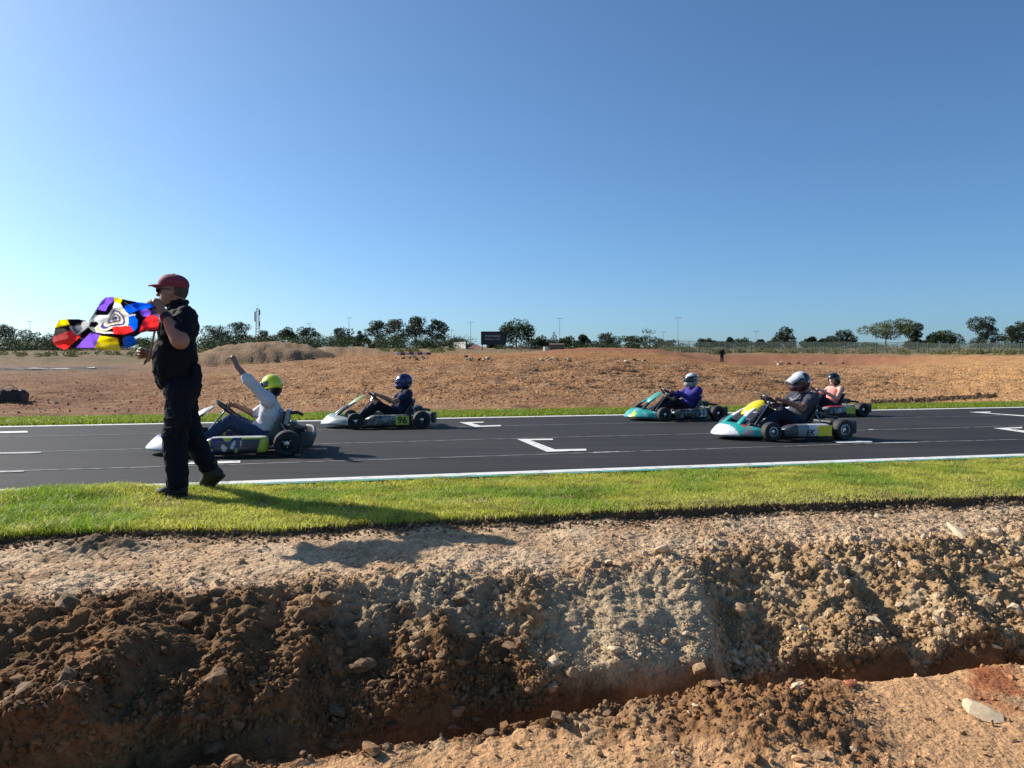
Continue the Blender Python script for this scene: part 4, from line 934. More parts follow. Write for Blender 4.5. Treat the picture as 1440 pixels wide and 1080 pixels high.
# dumped black rubber sheets with a bent hose at the far left
def dump():
    b = fhit(22, 564.5); s = b.y / FPX; root = empty('rubber_sheets', b); bk = mat('black_rubber', (0.012, 0.013, 0.016), 0.55, var=0.3, vscale=3); gy = mat('grey_strip', (0.42, 0.42, 0.43), 0.6)
    rg = np.random.default_rng(3)
    for (x, z, w, d, t, rot) in ((0.02, 0.17, 0.44, 0.5, 0.30, (0, 0.12, 0.2)), (-0.30, 0.20, 0.40, 0.45, 0.18, (0.1, -0.1, -0.2)), (-0.58, 0.17, 0.46, 0.5, 0.32, (0, 0.06, 0.1))):
        bm = bmesh.new(); bmesh.ops.create_grid(bm, x_segments=12, y_segments=10, size=0.5)
        for v in bm.verts: v.co = Vector((v.co.x * w, v.co.y * d, 0.05 * math.sin(v.co.x * 6 + x * 9) + 0.03 * math.sin(v.co.y * 9)))
        bmesh.ops.solidify(bm, geom=bm.faces[:], thickness=t); me = bpy.data.meshes.new('sheet'); bm.to_mesh(me); bm.free(); me.materials.append(bk)
        link('sheet', me, root, (x, 0, z + t * 0.25), rot)
    MB().tube([(-0.32 + 0.42 * (i / 14), -0.1, 0.32 + 0.11 * math.sin(math.pi * i / 14)) for i in range(15)], 0.008, 8).build('hose', bk, root)
    for x, z in ((-0.28, 0.22), (-0.24, 0.31), (0.05, 0.345)): MB().box((x, -0.27, z), (0.16, 0.04, 0.022), (0, 0.1, 0)).build('strip', gy, root, bevel=0.004)
    tag(root, 'heap of folded black rubber sheets dumped on the dirt at the left edge', 'rubber sheets')
dump()
# ------------------------------------------------------------------ racing karts (x forward, y left, z up; origin on the road between the axles)
TYRE = mat('tyre_rubber', (0.018, 0.018, 0.019), 0.75, var=0.25, vscale=12, dirt=(0.07, 0.06, 0.05, 0.4))
RIMB = mat('rim_black', (0.03, 0.03, 0.032), 0.4, metal=0.4); RIMS = mat('rim_silver', (0.45, 0.45, 0.46), 0.35, metal=0.8)
TUBE = mat('frame_tube', (0.10, 0.105, 0.11), 0.4, metal=0.5); CHROME = mat('chromed_steel', (0.55, 0.55, 0.56), 0.25, metal=1.0)
BLACK = mat('black_plastic', (0.014, 0.014, 0.016), 0.45, var=0.15, vscale=10); ALU = mat('cast_aluminium', (0.32, 0.32, 0.33), 0.5, metal=0.7)
SEATM = mat('seat_grey', (0.060, 0.065, 0.062), 0.5, var=0.2, vscale=6); TANK = mat('fuel_tank', (0.55, 0.52, 0.42), 0.4)
def paint(name, c, r=0.32): return mat('paint_' + name, c, r, coat=0.35, var=0.10, vscale=7, dirt=(0.25, 0.17, 0.11, 0.10))
WHITE, NAVY, GREY = paint('white', (0.62, 0.63, 0.64)), paint('navy', (0.02, 0.025, 0.07)), paint('grey', (0.22, 0.24, 0.25))
TEALP, RED, YEL = paint('teal', (0.02, 0.33, 0.30)), paint('red', (0.45, 0.03, 0.03)), paint('yellow', (0.74, 0.62, 0.02))
LIME, PURP, DKGR = paint('lime', (0.50, 0.56, 0.05)), paint('purple', (0.07, 0.035, 0.20)), paint('dark_green', (0.03, 0.14, 0.13))
SAGE, BLK, DGREY = paint('sage', (0.30, 0.36, 0.33)), paint('black', (0.012, 0.012, 0.014)), paint('charcoal', (0.05, 0.052, 0.058))
def wheel(root, x, y, Rr, w, rim):
    M = Matrix.Translation((x, y, Rr)) @ Matrix.Rotation(R(90), 4, 'X')
    e = empty('wheel', (0, 0, 0), parent=root)
    ri = Rr * 0.50; p = [(ri, -w * 0.42), (ri * 1.12, -w * 0.49), (Rr * 0.88, -w * 0.5), (Rr * 0.97, -w * 0.43), (Rr, -w * 0.3), (Rr * 1.004, 0), (Rr, w * 0.3), (Rr * 0.97, w * 0.43), (Rr * 0.88, w * 0.5), (ri * 1.12, w * 0.49), (ri, w * 0.42)]
    m = MB(); n = 30; rings = [[M @ Vector((r * math.cos(2 * math.pi * j / n), r * math.sin(2 * math.pi * j / n), h)) for j in range(n)] for r, h in p + [p[0]]]
    m.rings(rings, caps=False); m.build('tyre', TYRE, e)
    m = MB(); pr = [(ri * 1.03, -w * 0.45), (ri * 0.90, -w * 0.46), (ri * 0.82, -w * 0.34), (ri * 0.80, 0), (ri * 0.82, w * 0.34), (ri * 0.90, w * 0.46), (ri * 1.03, w * 0.45), (ri * 1.0, 0)]
    rings = [[M @ Vector((r * math.cos(2 * math.pi * j / 24), r * math.sin(2 * math.pi * j / 24), h)) for j in range(24)] for r, h in pr + [pr[0]]]
    m.rings(rings, caps=False); rm = m.build('rim', rim, e, ang=50)
    m = MB(); m.lathe([(ri * 0.81, -w * 0.12), (ri * 0.81, w * 0.12)], M, 24); m.build('wheel_disc', RIMB, e)
    m = MB(); s = 1 if y < 0 else -1
    for s in (s,):
        m.lathe([(ri * 0.34, s * w * 0.16), (ri * 0.34, s * w * 0.24)], M, 14)
        for k in range(6):
            a = math.pi * k / 3; m.tube([M @ Vector((ri * 0.3 * math.cos(a), ri * 0.3 * math.sin(a), s * w * 0.2)), M @ Vector((ri * 0.82 * math.cos(a), ri * 0.82 * math.sin(a), s * w * 0.22))], ri * 0.10, 6)
    m.build('spokes', rim, e)
    m = MB()
    for s in (-1, 1):
        m.lathe([(ri * 0.42, s * w * 0.11), (ri * 0.40, s * w * 0.34), (ri * 0.2, s * w * 0.36)], M, 14)
        for k in range(3):
            a = 2 * math.pi * k / 3 + 0.4; m.tube([M @ Vector((ri * 0.64 * math.cos(a), ri * 0.64 * math.sin(a), s * w * 0.10)), M @ Vector((ri * 0.64 * math.cos(a), ri * 0.64 * math.sin(a), s * w * 0.20))], ri * 0.09, 6)
    m.build('hub', CHROME, e)
    return e
def refine(o, lv):
    q = o.modifiers.new('s', 'SUBSURF'); q.levels = q.render_levels = lv
    me = bpy.data.meshes.new_from_object(o.evaluated_get(bpy.context.evaluated_depsgraph_get())); o.modifiers.clear(); me.name = o.data.name; o.data = me
def face_mats(me, mats, fn):
    me.materials.clear()
    for m in mats: me.materials.append(m)
    for p in me.polygons: p.material_index = fn(*p.center)
def superring(cx, cy, cz, a, b, e, n, plane='yz', skew=0.0):
    out = []
    for j in range(n):
        t = 2 * math.pi * j / n; c, s = math.cos(t), math.sin(t)
        u = a * math.copysign(abs(c) ** (2 / e), c); v = b * math.copysign(abs(s) ** (2 / e), s)
        out.append((cx, cy + u + skew * v, cz + v) if plane == 'yz' else (cx + u, cy, cz + v))
    return out
def kart(px_c, Yc_, rz, st, label):
    c = Vector(((px_c - 720) / FPX * Yc_, Yc_, 0)); root = empty('racing_kart', c, rz)
    def B(m, name, mt, **k): return m.build(name, mt, root, **k)
    # frame and floor
    m = MB()
    for s in (-1, 1):
        m.tube([(-0.66, s * 0.31, 0.075), (-0.3, s * 0.31, 0.06), (0.15, s * 0.28, 0.06), (0.42, s * 0.20, 0.06), (0.62, s * 0.16, 0.06), (0.90, s * 0.14, 0.07)], 0.016, 8)
        m.tube([(0.44, s * 0.19, 0.065), (0.5, s * 0.36, 0.09), (0.525, s * 0.45, 0.125)], 0.016, 8)
        m.tube([(-0.12, s * 0.3, 0.07), (-0.14, s * 0.58, 0.09), (0.22, s * 0.58, 0.09), (0.24, s * 0.28, 0.07)], 0.010, 8)
    for x, w in ((-0.62, 0.31), (-0.1, 0.30), (0.4, 0.2), (0.9, 0.14)): m.tube([(x, -w, 0.07), (x, w, 0.07)], 0.014, 8)
    B(m, 'frame', TUBE)
    MB().box((0.36, 0, 0.043), (0.95, 0.44, 0.006)).build('floor_tray', ALU, root)
    MB().tube([(-0.525, -0.62, 0.14), (-0.525, 0.62, 0.14)], 0.02, 12).build('axle', CHROME, root)
    for s in (-1, 1):
        wheel(root, 0.525, s * 0.54, 0.13, 0.125, st['rim']); wheel(root, -0.525, s * 0.585, 0.142, 0.20, st['rim'])
    # nose cone
    ny = 29; rings = []
    for i in range(ny):
        y = -0.53 + 1.06 * i / (ny - 1); s = abs(y) / 0.53
        xf = 1.05 - 0.46 * s ** 2.3; xr = 0.76 - 0.24 * s ** 2; zb = 0.040 + 0.015 * s; zt = 0.155 + 0.085 * (1 - s ** 1.6); xm = xf * 0.45 + xr * 0.55; end = 1 - max(0, (s - 0.9) / 0.1) * 0.5
        zt = zb + (zt - zb) * end
        rings.append([(xr, y, zb), (xf - 0.05, y, zb), (xf - 0.004, y, zb + 0.018), (xf, y, zb + 0.04), (xf - 0.03, y, zb + 0.075 * end), (xm + 0.05, y, zb + (zt - zb) * 0.82), (xm - 0.02, y, zt), (xr + 0.01, y, zt - 0.004), (xr, y, zt - 0.03)])
    o = B(MB().rings(rings), 'nose_cone', WHITE, ang=60); refine(o, 2); face_mats(o.data, st['nose'][0], st['nose'][1])
    # struts from the nose to the steering fairing, and the fairing itself
    for s in (-1, 1):
        rg_ = []
        for x, y, z, w, t in ((0.86, 0.20, 0.13, 0.055, 0.03), (0.76, 0.185, 0.245, 0.055, 0.022), (0.66, 0.155, 0.32, 0.045, 0.018), (0.54, 0.115, 0.39, 0.035, 0.016), (0.44, 0.09, 0.44, 0.03, 0.014)):
            rg_.append([(x + v * 0.5, s * (y + u), z + v) for u, v in ((-w, -t * .5), (-w * .6, -t), (w * .6, -t), (w, -t * .5), (w, t * .5), (w * .6, t), (-w * .6, t), (-w, t * .5))])
        o = B(MB().rings(rg_), 'fairing_strut', WHITE, ang=80); refine(o, 2); face_mats(o.data, st['strut'][0], st['strut'][1])
    m = MB(); rings = []
    for i in range(9):
        f = i / 8; L = 0.36; u = (f - 0.5) * L; w = 0.145 * (1 - abs(2 * f - 1.05) ** 3.2 * 0.55); th = 0.016 * (1 - abs(2 * f - 1) ** 4 * 0.6)
        cx, cz = 0.47 - u * 0.80, 0.432 + u * 0.52 + 0.03 * (1 - (2 * f - 1) ** 2)
        rings.append([(cx + 0.45 * (v - 0.16 * (q / 0.145) ** 2 * 0.2), q, cz + v - 0.03 * (q / 0.145) ** 2) for q, v in [(w * math.cos(t), th * math.sin(t)) for t in [2 * math.pi * k / 14 for k in range(14)]]])
    B(m.rings(rings), 'steering_fairing', st['panel'], ang=60)
    # side pods
    for s in (-1, 1):
        rings = []
        for i in range(15):
            f = i / 14; x = -0.335 + 0.71 * f; front = max(0, (f - 0.78) / 0.22); back = max(0, (0.06 - f) / 0.06)
            hw = 0.105 * (1 - 0.45 * front ** 2 - 0.3 * back); hh = 0.092 * (1 - 0.50 * front ** 2 - 0.15 * back); cy = 0.565 - 0.05 * front ** 2 ; cz = 0.135 - 0.025 * front ** 2
            rings.append(superring(x, s * cy, cz, hw, hh, 4.0, 24, 'yz'))
        o = B(MB().rings(rings), 'side_pod', WHITE, ang=80); refine(o, 2); face_mats(o.data, st['pod'][0], st['pod'][1])
    # number plates on the pods
    if st.get('plate'):
        pm_, txt, tm, sz = st['plate']
        for s in (-1, 1):
            pl_ = MB().box((-0.205, s * 0.6715, 0.137), (0.215, 0.005, 0.140)).build('number_plate', pm_, root, bevel=0.002)
            if txt:
                o = link('race_number', text_mesh(txt, sz, tm, 'race_number', bold=0.004), pl_, (-0.205, s * 0.6752, 0.137), (R(90), 0, 0 if s < 0 else R(180)))
    for (txt, x, z, sz, tm) in st.get('decals', ()):
        link('decal', text_mesh(txt, sz, tm, 'decal', bold=0.003, shear=0.2), root, (x, 0.6735, z), (R(90), 0, R(180)))
    if st.get('nose_mark'): 
        mk = MB(); mk.tube([(0.957, 0.215 + 0.022 * math.cos(a), 0.105 + 0.012 * math.sin(a)) for a in [k * 0.6 for k in range(9)]], 0.0035, 5); mk.tube([(0.965, 0.17, 0.11), (0.962, 0.185, 0.128), (0.955, 0.2, 0.112)], 0.004, 5); mk.build('nose_emblem', BLK, root)
    # seat
    path = [(0.02, 0.125), (-0.08, 0.085), (-0.20, 0.06), (-0.32, 0.07), (-0.40, 0.13), (-0.445, 0.24), (-0.475, 0.36), (-0.495, 0.46)]; nu = 13; V = []; F = []
    for i, (x, z) in enumerate(path):
        f = i / (len(path) - 1); w = 0.155 + 0.03 * f; wing = (0.07, 0.09, 0.11, 0.13, 0.15, 0.13, 0.085, 0.03)[i]
        nx, nz = (0.15, 1.0) if i < 3 else ((0.6, 0.8) if i < 5 else (1.0, 0.2)); l = math.hypot(nx, nz)
        for k in range(nu):
            q = -1 + 2 * k / (nu - 1); r = max(0, abs(q) - 0.5) / 0.5
            V.append((x + nx / l * wing * r ** 1.6, q * w * (1 - 0.02 * r) * 1.08, z + nz / l * wing * r ** 1.6))
    for i in range(len(path) - 1):
        for k in range(nu - 1): F.append((i * nu + k, i * nu + k + 1, (i + 1) * nu + k + 1, (i + 1) * nu + k))
    o = MB().add(V, F).build('seat', st.get('seat', SEATM), root, ang=80); so_ = o.modifiers.new('t', 'SOLIDIFY'); so_.thickness = 0.012; so_.offset = 1; sb = o.modifiers.new('s', 'SUBSURF'); sb.levels = sb.render_levels = 1
    for s in (-1, 1): MB().tube([(-0.43, s * 0.17, 0.33), (-0.56, s * 0.22, 0.14)], 0.009, 6).build('seat_stay', CHROME, root)
    # steering
    axd = Vector((0.5, 0, -0.62)).normalized(); hub = Vector((0.19, 0, 0.49))
    M = Matrix.Translation(hub) @ (Vector((0, 0, 1)).rotation_difference(-axd)).to_matrix().to_4x4(); m = MB()
    sw = empty('steering_wheel', (0, 0, 0), parent=root)
    m.tube([M @ Vector((0.145 * math.cos(a), 0.145 * math.sin(a) * 0.92, 0.012)) for a in [2 * math.pi * k / 28 for k in range(29)]], 0.0145, 8, caps=False); m.build('rim', BLACK, sw)
    m = MB()
    for a in (R(90), R(210), R(330)): m.tube([M @ Vector((0, 0, -0.008)), M @ Vector((0.142 * math.cos(a), 0.132 * math.sin(a), 0.008))], 0.009, 6)
    m.lathe([(0.035, -0.02), (0.035, 0.012)], M, 14); m.build('spokes', ALU, sw)
    MB().tube([hub + axd * 0.02, hub + axd * 0.50], 0.010, 8).build('steering_column', CHROME, root)
    # pedals, tank
    for s in (-1, 1): m = MB(); m.tube([(0.60, s * 0.13, 0.05), (0.565, s * 0.13, 0.2)], 0.008, 6); m.box((0.562, s * 0.13, 0.2), (0.012, 0.06, 0.035)); m.build('pedal', CHROME, root)
    MB().rings([superring(0.19 + dx, 0, 0.105, 0.095 * k, 0.055 * k, 5, 16, 'yz') for dx, k in ((-0.13, 0.8), (-0.11, 1), (0.11, 1), (0.13, 0.8))]).build('fuel_tank', TANK, root)
    # engine on the driver's right, exhaust, air box, chain guard
    eng = empty('engine', (0, 0, 0), parent=root)
    MB().box((-0.30, -0.34, 0.155), (0.22, 0.20, 0.16)).build('crankcase', ALU, eng, bevel=0.02)
    m = MB()
    for k in range(7): m.box((-0.30, -0.34, 0.25 + k * 0.020), (0.17 - 0.004 * k, 0.16 - 0.004 * k, 0.011))
    m.box((-0.30, -0.34, 0.31), (0.10, 0.10, 0.15)); m.build('cylinder_fins', ALU, eng, smooth=False)
    m = MB().tube([(-0.36, -0.36, 0.26), (-0.46, -0.38, 0.25), (-0.54, -0.34, 0.27)], 0.025, 10); m.tube([(-0.54, -0.36, 0.29), (-0.56, -0.1, 0.30), (-0.57, 0.16, 0.30)], [0.035, 0.055, 0.05], 14); m.tube([(-0.57, 0.16, 0.30), (-0.62, 0.24, 0.29), (-0.72, 0.27, 0.28)], 0.022, 8); m.build('exhaust', mat('exhaust_steel', (0.12, 0.11, 0.10), 0.45, metal=0.7), eng)
    m = MB().rings([superring(-0.36 + dx, -0.19, 0.40, 0.07 * k, 0.055 * k, 4, 14, 'yz') for dx, k in ((-0.13, 0.8), (-0.11, 1), (0.09, 1), (0.11, 0.8))]) if st.get('airbox') else MB().tube([(-0.22, -0.30, 0.27), (-0.12, -0.28, 0.31)], [0.03, 0.042], 12)
    m.build('air_box', BLACK, eng)
    if st.get('radiator'):
        MB().box((-0.50, 0.02, 0.40), (0.05, 0.34, 0.17), (0, -0.2, 0)).build('radiator', ALU, eng, bevel=0.006); MB().tube([(-0.50, 0.16, 0.45), (-0.62, 0.2, 0.46), (-0.66, 0.1, 0.43)], 0.02, 8).build('coolant_hose', BLACK, eng)
    MB().lathe([(0.085, -0.006), (0.085, 0.006)], Matrix.Translation((-0.525, 0.24, 0.14)) @ Matrix.Rotation(R(90), 4, 'X'), 24).build('brake_disc', CHROME, root)
    # rear bumper
    rings = []
    for i in range(21):
        t = -1 + i / 10; y = 0.66 * t; x = -0.79 + 0.10 * abs(t) ** 6; big = 0.55 + 0.45 * sstep(0.45, 0.8, abs(t)); rings.append([(x + u * 0.55, y, 0.175 + v) for u, v in [(a_[1] * 0.4, a_[2]) for a_ in superring(0, 0, 0, 0.10 * 1.0, 0.088 * big, 3.5, 14, 'yz')]])
    B(MB().rings(rings), 'rear_bumper', st.get('bumper', BLACK), ang=60)
    for s in (-1, 1): MB().tube([(-0.62, s * 0.25, 0.08), (-0.70, s * 0.27, 0.13), (-0.79, s * 0.27, 0.17)], 0.012, 8).build('bumper_bracket', CHROME, root)
    return tag(root, label, 'kart', 'karts on the track')
def swirl(x, y, z): return math.sin(17 * x + 9 * z * 2 + 3 * math.sin(23 * x)) + math.sin(31 * z + 11 * x)
def pod_purple(x, y, z):
    if z > 0.218: return 3  # thin white top edge: a highlight painted into the pod colour
    v = swirl(x, y, z)
    if x < -0.06: return 1 if (x < -0.26 or z > 0.200 or abs(x + 0.14 + 0.3 * (z - 0.13)) > 0.095) else 2
    return 1 if v > 1.05 else (0 if v > 0.1 else (2 if v > -1.25 else 3))
ST1 = dict(rim=RIMB, nose=([WHITE, PURP, NAVY], lambda x, y, z: 1 if (x < 0.80 and abs(y) > 0.10) or (z > 0.20 and x < 0.9) else (2 if z < 0.055 else 0)), strut=([PURP], lambda x, y, z: 0), panel=paint('panel_white', (0.65, 0.66, 0.6)),
           pod=([PURP, LIME, DGREY, WHITE], pod_purple), radiator=True, airbox=True, seat=mat('seat_olive', (0.115, 0.12, 0.105), 0.5, var=0.2, vscale=6), bumper=mat('bumper_dark', (0.022, 0.018, 0.026), 0.5))
def pod_grey(x, y, z): v = swirl(x * 1.3, y, z * 1.4); return 1 if v > 0.8 else (2 if v < -0.9 else 0)
ST2 = dict(rim=RIMB, nose=([SAGE, WHITE, DGREY, RED], lambda x, y, z: 3 if z < 0.052 else (1 if x > 0.93 else (2 if (x < 0.82 and abs(y) < 0.16) else 0))), strut=([DGREY, SAGE], lambda x, y, z: 1 if x < 0.6 else 0), panel=paint('panel_lime', (0.30, 0.36, 0.12)),
           pod=([paint('moss', (0.11, 0.125, 0.10)), GREY, DGREY], pod_grey), plate=(LIME, '96', BLK, 0.155))
ST3 = dict(rim=RIMB, nose=([TEALP, paint('pale_teal', (0.20, 0.42, 0.38)), DKGR, LIME], lambda x, y, z: 3 if (x > 0.93 and 0.12 < y < 0.24) else (1 if swirl(x, y, y) > 0.6 else (2 if (x < 0.80 and abs(y) < 0.2) else 0))), strut=([TEALP, BLK], lambda x, y, z: 1 if z < 0.33 else 0), panel=paint('panel_teal', (0.10, 0.34, 0.29)),
           pod=([BLK, DGREY, GREY], lambda x, y, z: (2 if swirl(x * 2, y, z) > 1.2 else (1 if swirl(x, y, z) > 0 else 0))), plate=(BLK, '23', WHITE, 0.15), seat=paint('seat_silver', (0.2, 0.2, 0.2)))
def nose_teal(x, y, z):
    if z < 0.060: return 1 if abs(y) > 0.25 else 0
    if abs(y) > 0.36: return 1 if x < 0.72 else 2
    if x > 0.925 - 0.12 * abs(y) - 0.5 * max(0, 0.1 - z): return 0
    if x < 0.80 and 0.08 < abs(y) < 0.33: return 3
    return 1
ST4 = dict(rim=RIMS, nose=([WHITE, TEALP, GREY, RED], nose_teal), strut=([TEALP, WHITE, RED], lambda x, y, z: 0 if x > 0.7 else (2 if abs(y) < 0.10 else 1)), panel=YEL, nose_mark=True,
           pod=([GREY, DGREY, WHITE], lambda x, y, z: 1 if x > 0.2 or z < 0.07 else (2 if x < 0.03 else 0)), plate=(YEL, '', BLK, 0.1), decals=(('EK', 0.02, 0.115, 0.11, BLK),), seat=SEATM)
ST5 = dict(rim=RIMB, nose=([WHITE, RED], lambda x, y, z: 1 if z < 0.06 else 0), strut=([WHITE], lambda x, y, z: 0), panel=BLK,
           pod=([GREY, DGREY, RED], lambda x, y, z: 2 if (z < 0.065 or z > 0.205) and x > -0.05 else (1 if swirl(x, y, z) > -0.3 else 0)), plate=(LIME, '', BLK, 0.1), decals=(('EK', 0.05, 0.135, 0.10, WHITE),), airbox=True)
KRZ = math.pi + R(15.5)
K1 = kart(342, 8.95, math.pi + R(12.5), ST1, 'white nosed kart with purple and lime side pod behind the walking man')
K2 = kart(541, 12.95, KRZ, ST2, 'grey green kart with the number 96 on its side')
K3 = kart(951, 14.8, KRZ, ST3, 'teal nosed kart with the number 23 on a black side pod')
K4 = kart(1099, 10.85, KRZ, ST4, 'white and teal nosed kart with a yellow front panel')
K5 = kart(1154, 16.1, KRZ, ST5, 'rearmost kart with a lime plate driven in a pink top')
# ------------------------------------------------------------------ people
SKIN = mat('skin', (0.30, 0.15, 0.10), 0.55, var=0.10, vscale=14); SKIND = mat('skin_brown', (0.20, 0.10, 0.065), 0.55, var=0.10, vscale=14); SKINL = mat('skin_light', (0.55, 0.33, 0.25), 0.55, var=0.08, vscale=14)
def cloth(name, c, rough=0.85): return mat('cloth_' + name, c, rough, var=0.16, vscale=5, bump=0.25, bscale=220, spec=0.25)
def put(name, prims, voxel, m, parent, k=0.03, wr=0.0, ws=9.0, seed=0.0, cut=None, grow=0.0, off=(0, 0, 0), stretch=(1, 1, 1)):
    V, F = solid(prims, voxel, k, cut, grow)
    if wr: V = wrinkle(V, F, wr, ws, seed, stretch); V = wrinkle(V, F, wr * 0.42, ws * 2.3, seed + 3, stretch)
    V = V - np.array(off)
    return link(name, np_mesh(name, V, F, m), parent)
def V3(*a): return np.array(a, float)
def finger(a, d, curl, n, L, r):
    """three bending links; d direction, curl axis rotation per link"""
    out = []; p = np.array(a, float); d = Vector(d).normalized(); ax = Vector(n)
    for i, f in enumerate((0.45, 0.32, 0.23)):
        d = Matrix.Rotation(curl, 3, ax) @ d; q = p + np.array(d) * L * f; out.append(seg(p, q, r * (1 - 0.08 * i), r * (0.92 - 0.1 * i), k=0.006)); p = q
    return out
def hand(w, d, pn, open_=0.0, s=1.0, thumb=1):
    """w wrist, d pointing direction, pn palm normal (fingers curl towards it), open_ 0 fist .. 1 spread"""
    w = np.array(w, float); d = Vector(d).normalized(); pn = Vector(pn); pn = (pn - d * pn.dot(d)).normalized(); sd = d.cross(pn); out = []
    out.append(seg(w, w + np.array(d) * 0.085 * s, 0.030 * s, 0.036 * s, k=0.015, flat=(np.array(pn), 0.55)))
    base = w + np.array(d) * 0.085 * s
    for i, L in enumerate((0.070, 0.078, 0.074, 0.058)):
        o = (i - 1.5) * 0.0195 * s; dd = d + sd * (i - 1.5) * 0.18 * open_
        out += finger(base + np.array(sd) * o, dd, R(68 - 58 * open_ + (i * 5 if open_ > 0.3 else 0)), sd * -1 if False else d.cross(pn) * 1.0, L * s, 0.0088 * s)
    tb = w + np.array(d) * 0.03 * s + np.array(sd) * -0.030 * thumb * s
    out += finger(tb, d * 0.75 - sd * 0.7 * thumb + pn * 0.35, R(18), d.cross(pn) * 1.0, 0.065 * s, 0.0105 * s)
    return out
# ---- helmets (x forward)
def helmet(parent, c, yaw, style, pitch=0.0, s=1.0):
    root = empty('helmet', c, 0, parent); root.rotation_euler = (0, pitch, yaw); root.scale = (s, s, s)
    fn = style['fn']; prims = [ell((0, 0, 0.015), (0.140, 0.120, 0.130)), ell((0.035, 0, -0.06), (0.118, 0.098, 0.085), k=0.05)]
    if not style.get('open'): prims.append(ell((0.075, 0, -0.075), (0.078, 0.080, 0.05), k=0.04))
    else: prims = [ell((0, 0, 0.015), (0.138, 0.122, 0.130)), ell((-0.03, 0, -0.055), (0.105, 0.112, 0.08), k=0.04)]
    cut = (lambda X, Y, Z: np.minimum(np.minimum(X - 0.052, 0.035 - Z) + 0 * Y, 1)) if style.get('open') else (lambda X, Y, Z: np.maximum(-0.118 - Z, 0 * X - 1) + 0 * X + 0 * Y)
    V, F = solid(prims, 0.0075, 0.03, cut); me = np_mesh('shell', V, F, style['mats'][0]); face_mats(me, style['mats'], fn); link('shell', me, root)
    if not style.get('open'):
        nu, nv = 22, 9; vs = []; fs = []
        for i in range(nu):
            a = R(-84 + 168 * i / (nu - 1))
            for j in range(nv):
                e = R(-13 + 36 * j / (nv - 1)); vs.append((0.146 * math.cos(a) * math.cos(e) + 0.012, 0.123 * math.sin(a) * math.cos(e), 0.005 + 0.136 * math.sin(e)))
        for i in range(nu - 1):
            for j in range(nv - 1): fs.append((i * nv + j, (i + 1) * nv + j, (i + 1) * nv + j + 1, i * nv + j + 1))
        o = MB().add(vs, fs).build('visor', style.get('visor', VISOR), root); q = o.modifiers.new('t', 'SOLIDIFY'); q.thickness = 0.005; q.offset = 0
        for sd in (-1, 1): MB().lathe([(0.020, -0.004), (0.020, 0.006), (0.012, 0.008)], Matrix.Translation((0.0, sd * 0.124, 0.02)) @ Matrix.Rotation(-sd * R(90), 4, 'X'), 14).build('pivot', style.get('trim', BLACK), root)
    if style.get('peak'):
        vs = []; fs = []; nu, nv = 9, 8
        for i in range(nu):
            t = -1 + 2 * i / (nu - 1)
            for j in range(nv): f = j / (nv - 1); vs.append((0.085 + 0.135 * f * (1 - 0.18 * t * t), t * (0.105 - 0.03 * f), 0.105 - 0.05 * t * t - 0.075 * f ** 1.2))
        for i in range(nu - 1):
            for j in range(nv - 1): fs.append((i * nv + j, (i + 1) * nv + j, (i + 1) * nv + j + 1, i * nv + j + 1))
        o = MB().add(vs, fs).build('peak', style['peak'], root); q = o.modifiers.new('t', 'SOLIDIFY'); q.thickness = 0.007
    return root
VISOR = mat('dark_visor', (0.008, 0.009, 0.012), 0.08, spec=0.8)
def gloss(n, c): return mat('helmet_' + n, c, 0.22, coat=0.5)
HY, HK, HW, HB, HG, HR = gloss('yellow', (0.62, 0.72, 0.02)), gloss('black', (0.012, 0.012, 0.014)), gloss('white', (0.74, 0.73, 0.72)), gloss('blue', (0.012, 0.03, 0.12)), gloss('grey', (0.35, 0.34, 0.30)), gloss('maroon', (0.06, 0.014, 0.022))
H1 = dict(mats=[HY, HK], fn=lambda x, y, z: 1 if z < -0.035 or (-0.02 < z < 0.05 and x < 0.03 and abs(y) > 0.03 and x > -0.10) else 0)
H2 = dict(mats=[HB, HK, HW], fn=lambda x, y, z: 1 if (z > 0.07 and (math.sin(40 * x) > 0.2)) or z < -0.07 or x < -0.09 else (2 if (x > 0.10 and z > 0.05) else 0), visor=mat('blue_visor', (0.01, 0.03, 0.12), 0.1, spec=0.8))
H3 = dict(mats=[HG, HK, HW], fn=lambda x, y, z: 1 if x < -0.06 and abs(y) > 0.05 or (0.06 < z < 0.085) else (2 if z > 0.03 and x > 0 else 0))
H4 = dict(mats=[HW, HK, HR], fn=lambda x, y, z: 1 if (x < 0.02 and z > 0.02 and (x + z) > -0.06 and z < 0.12) else (2 if (z < -0.005 and x > -0.075) else 0), peak=HW, visor=mat('dark_red_visor', (0.03, 0.008, 0.01), 0.12, spec=0.7))
H5 = dict(mats=[HK], fn=lambda x, y, z: 0, open=True)
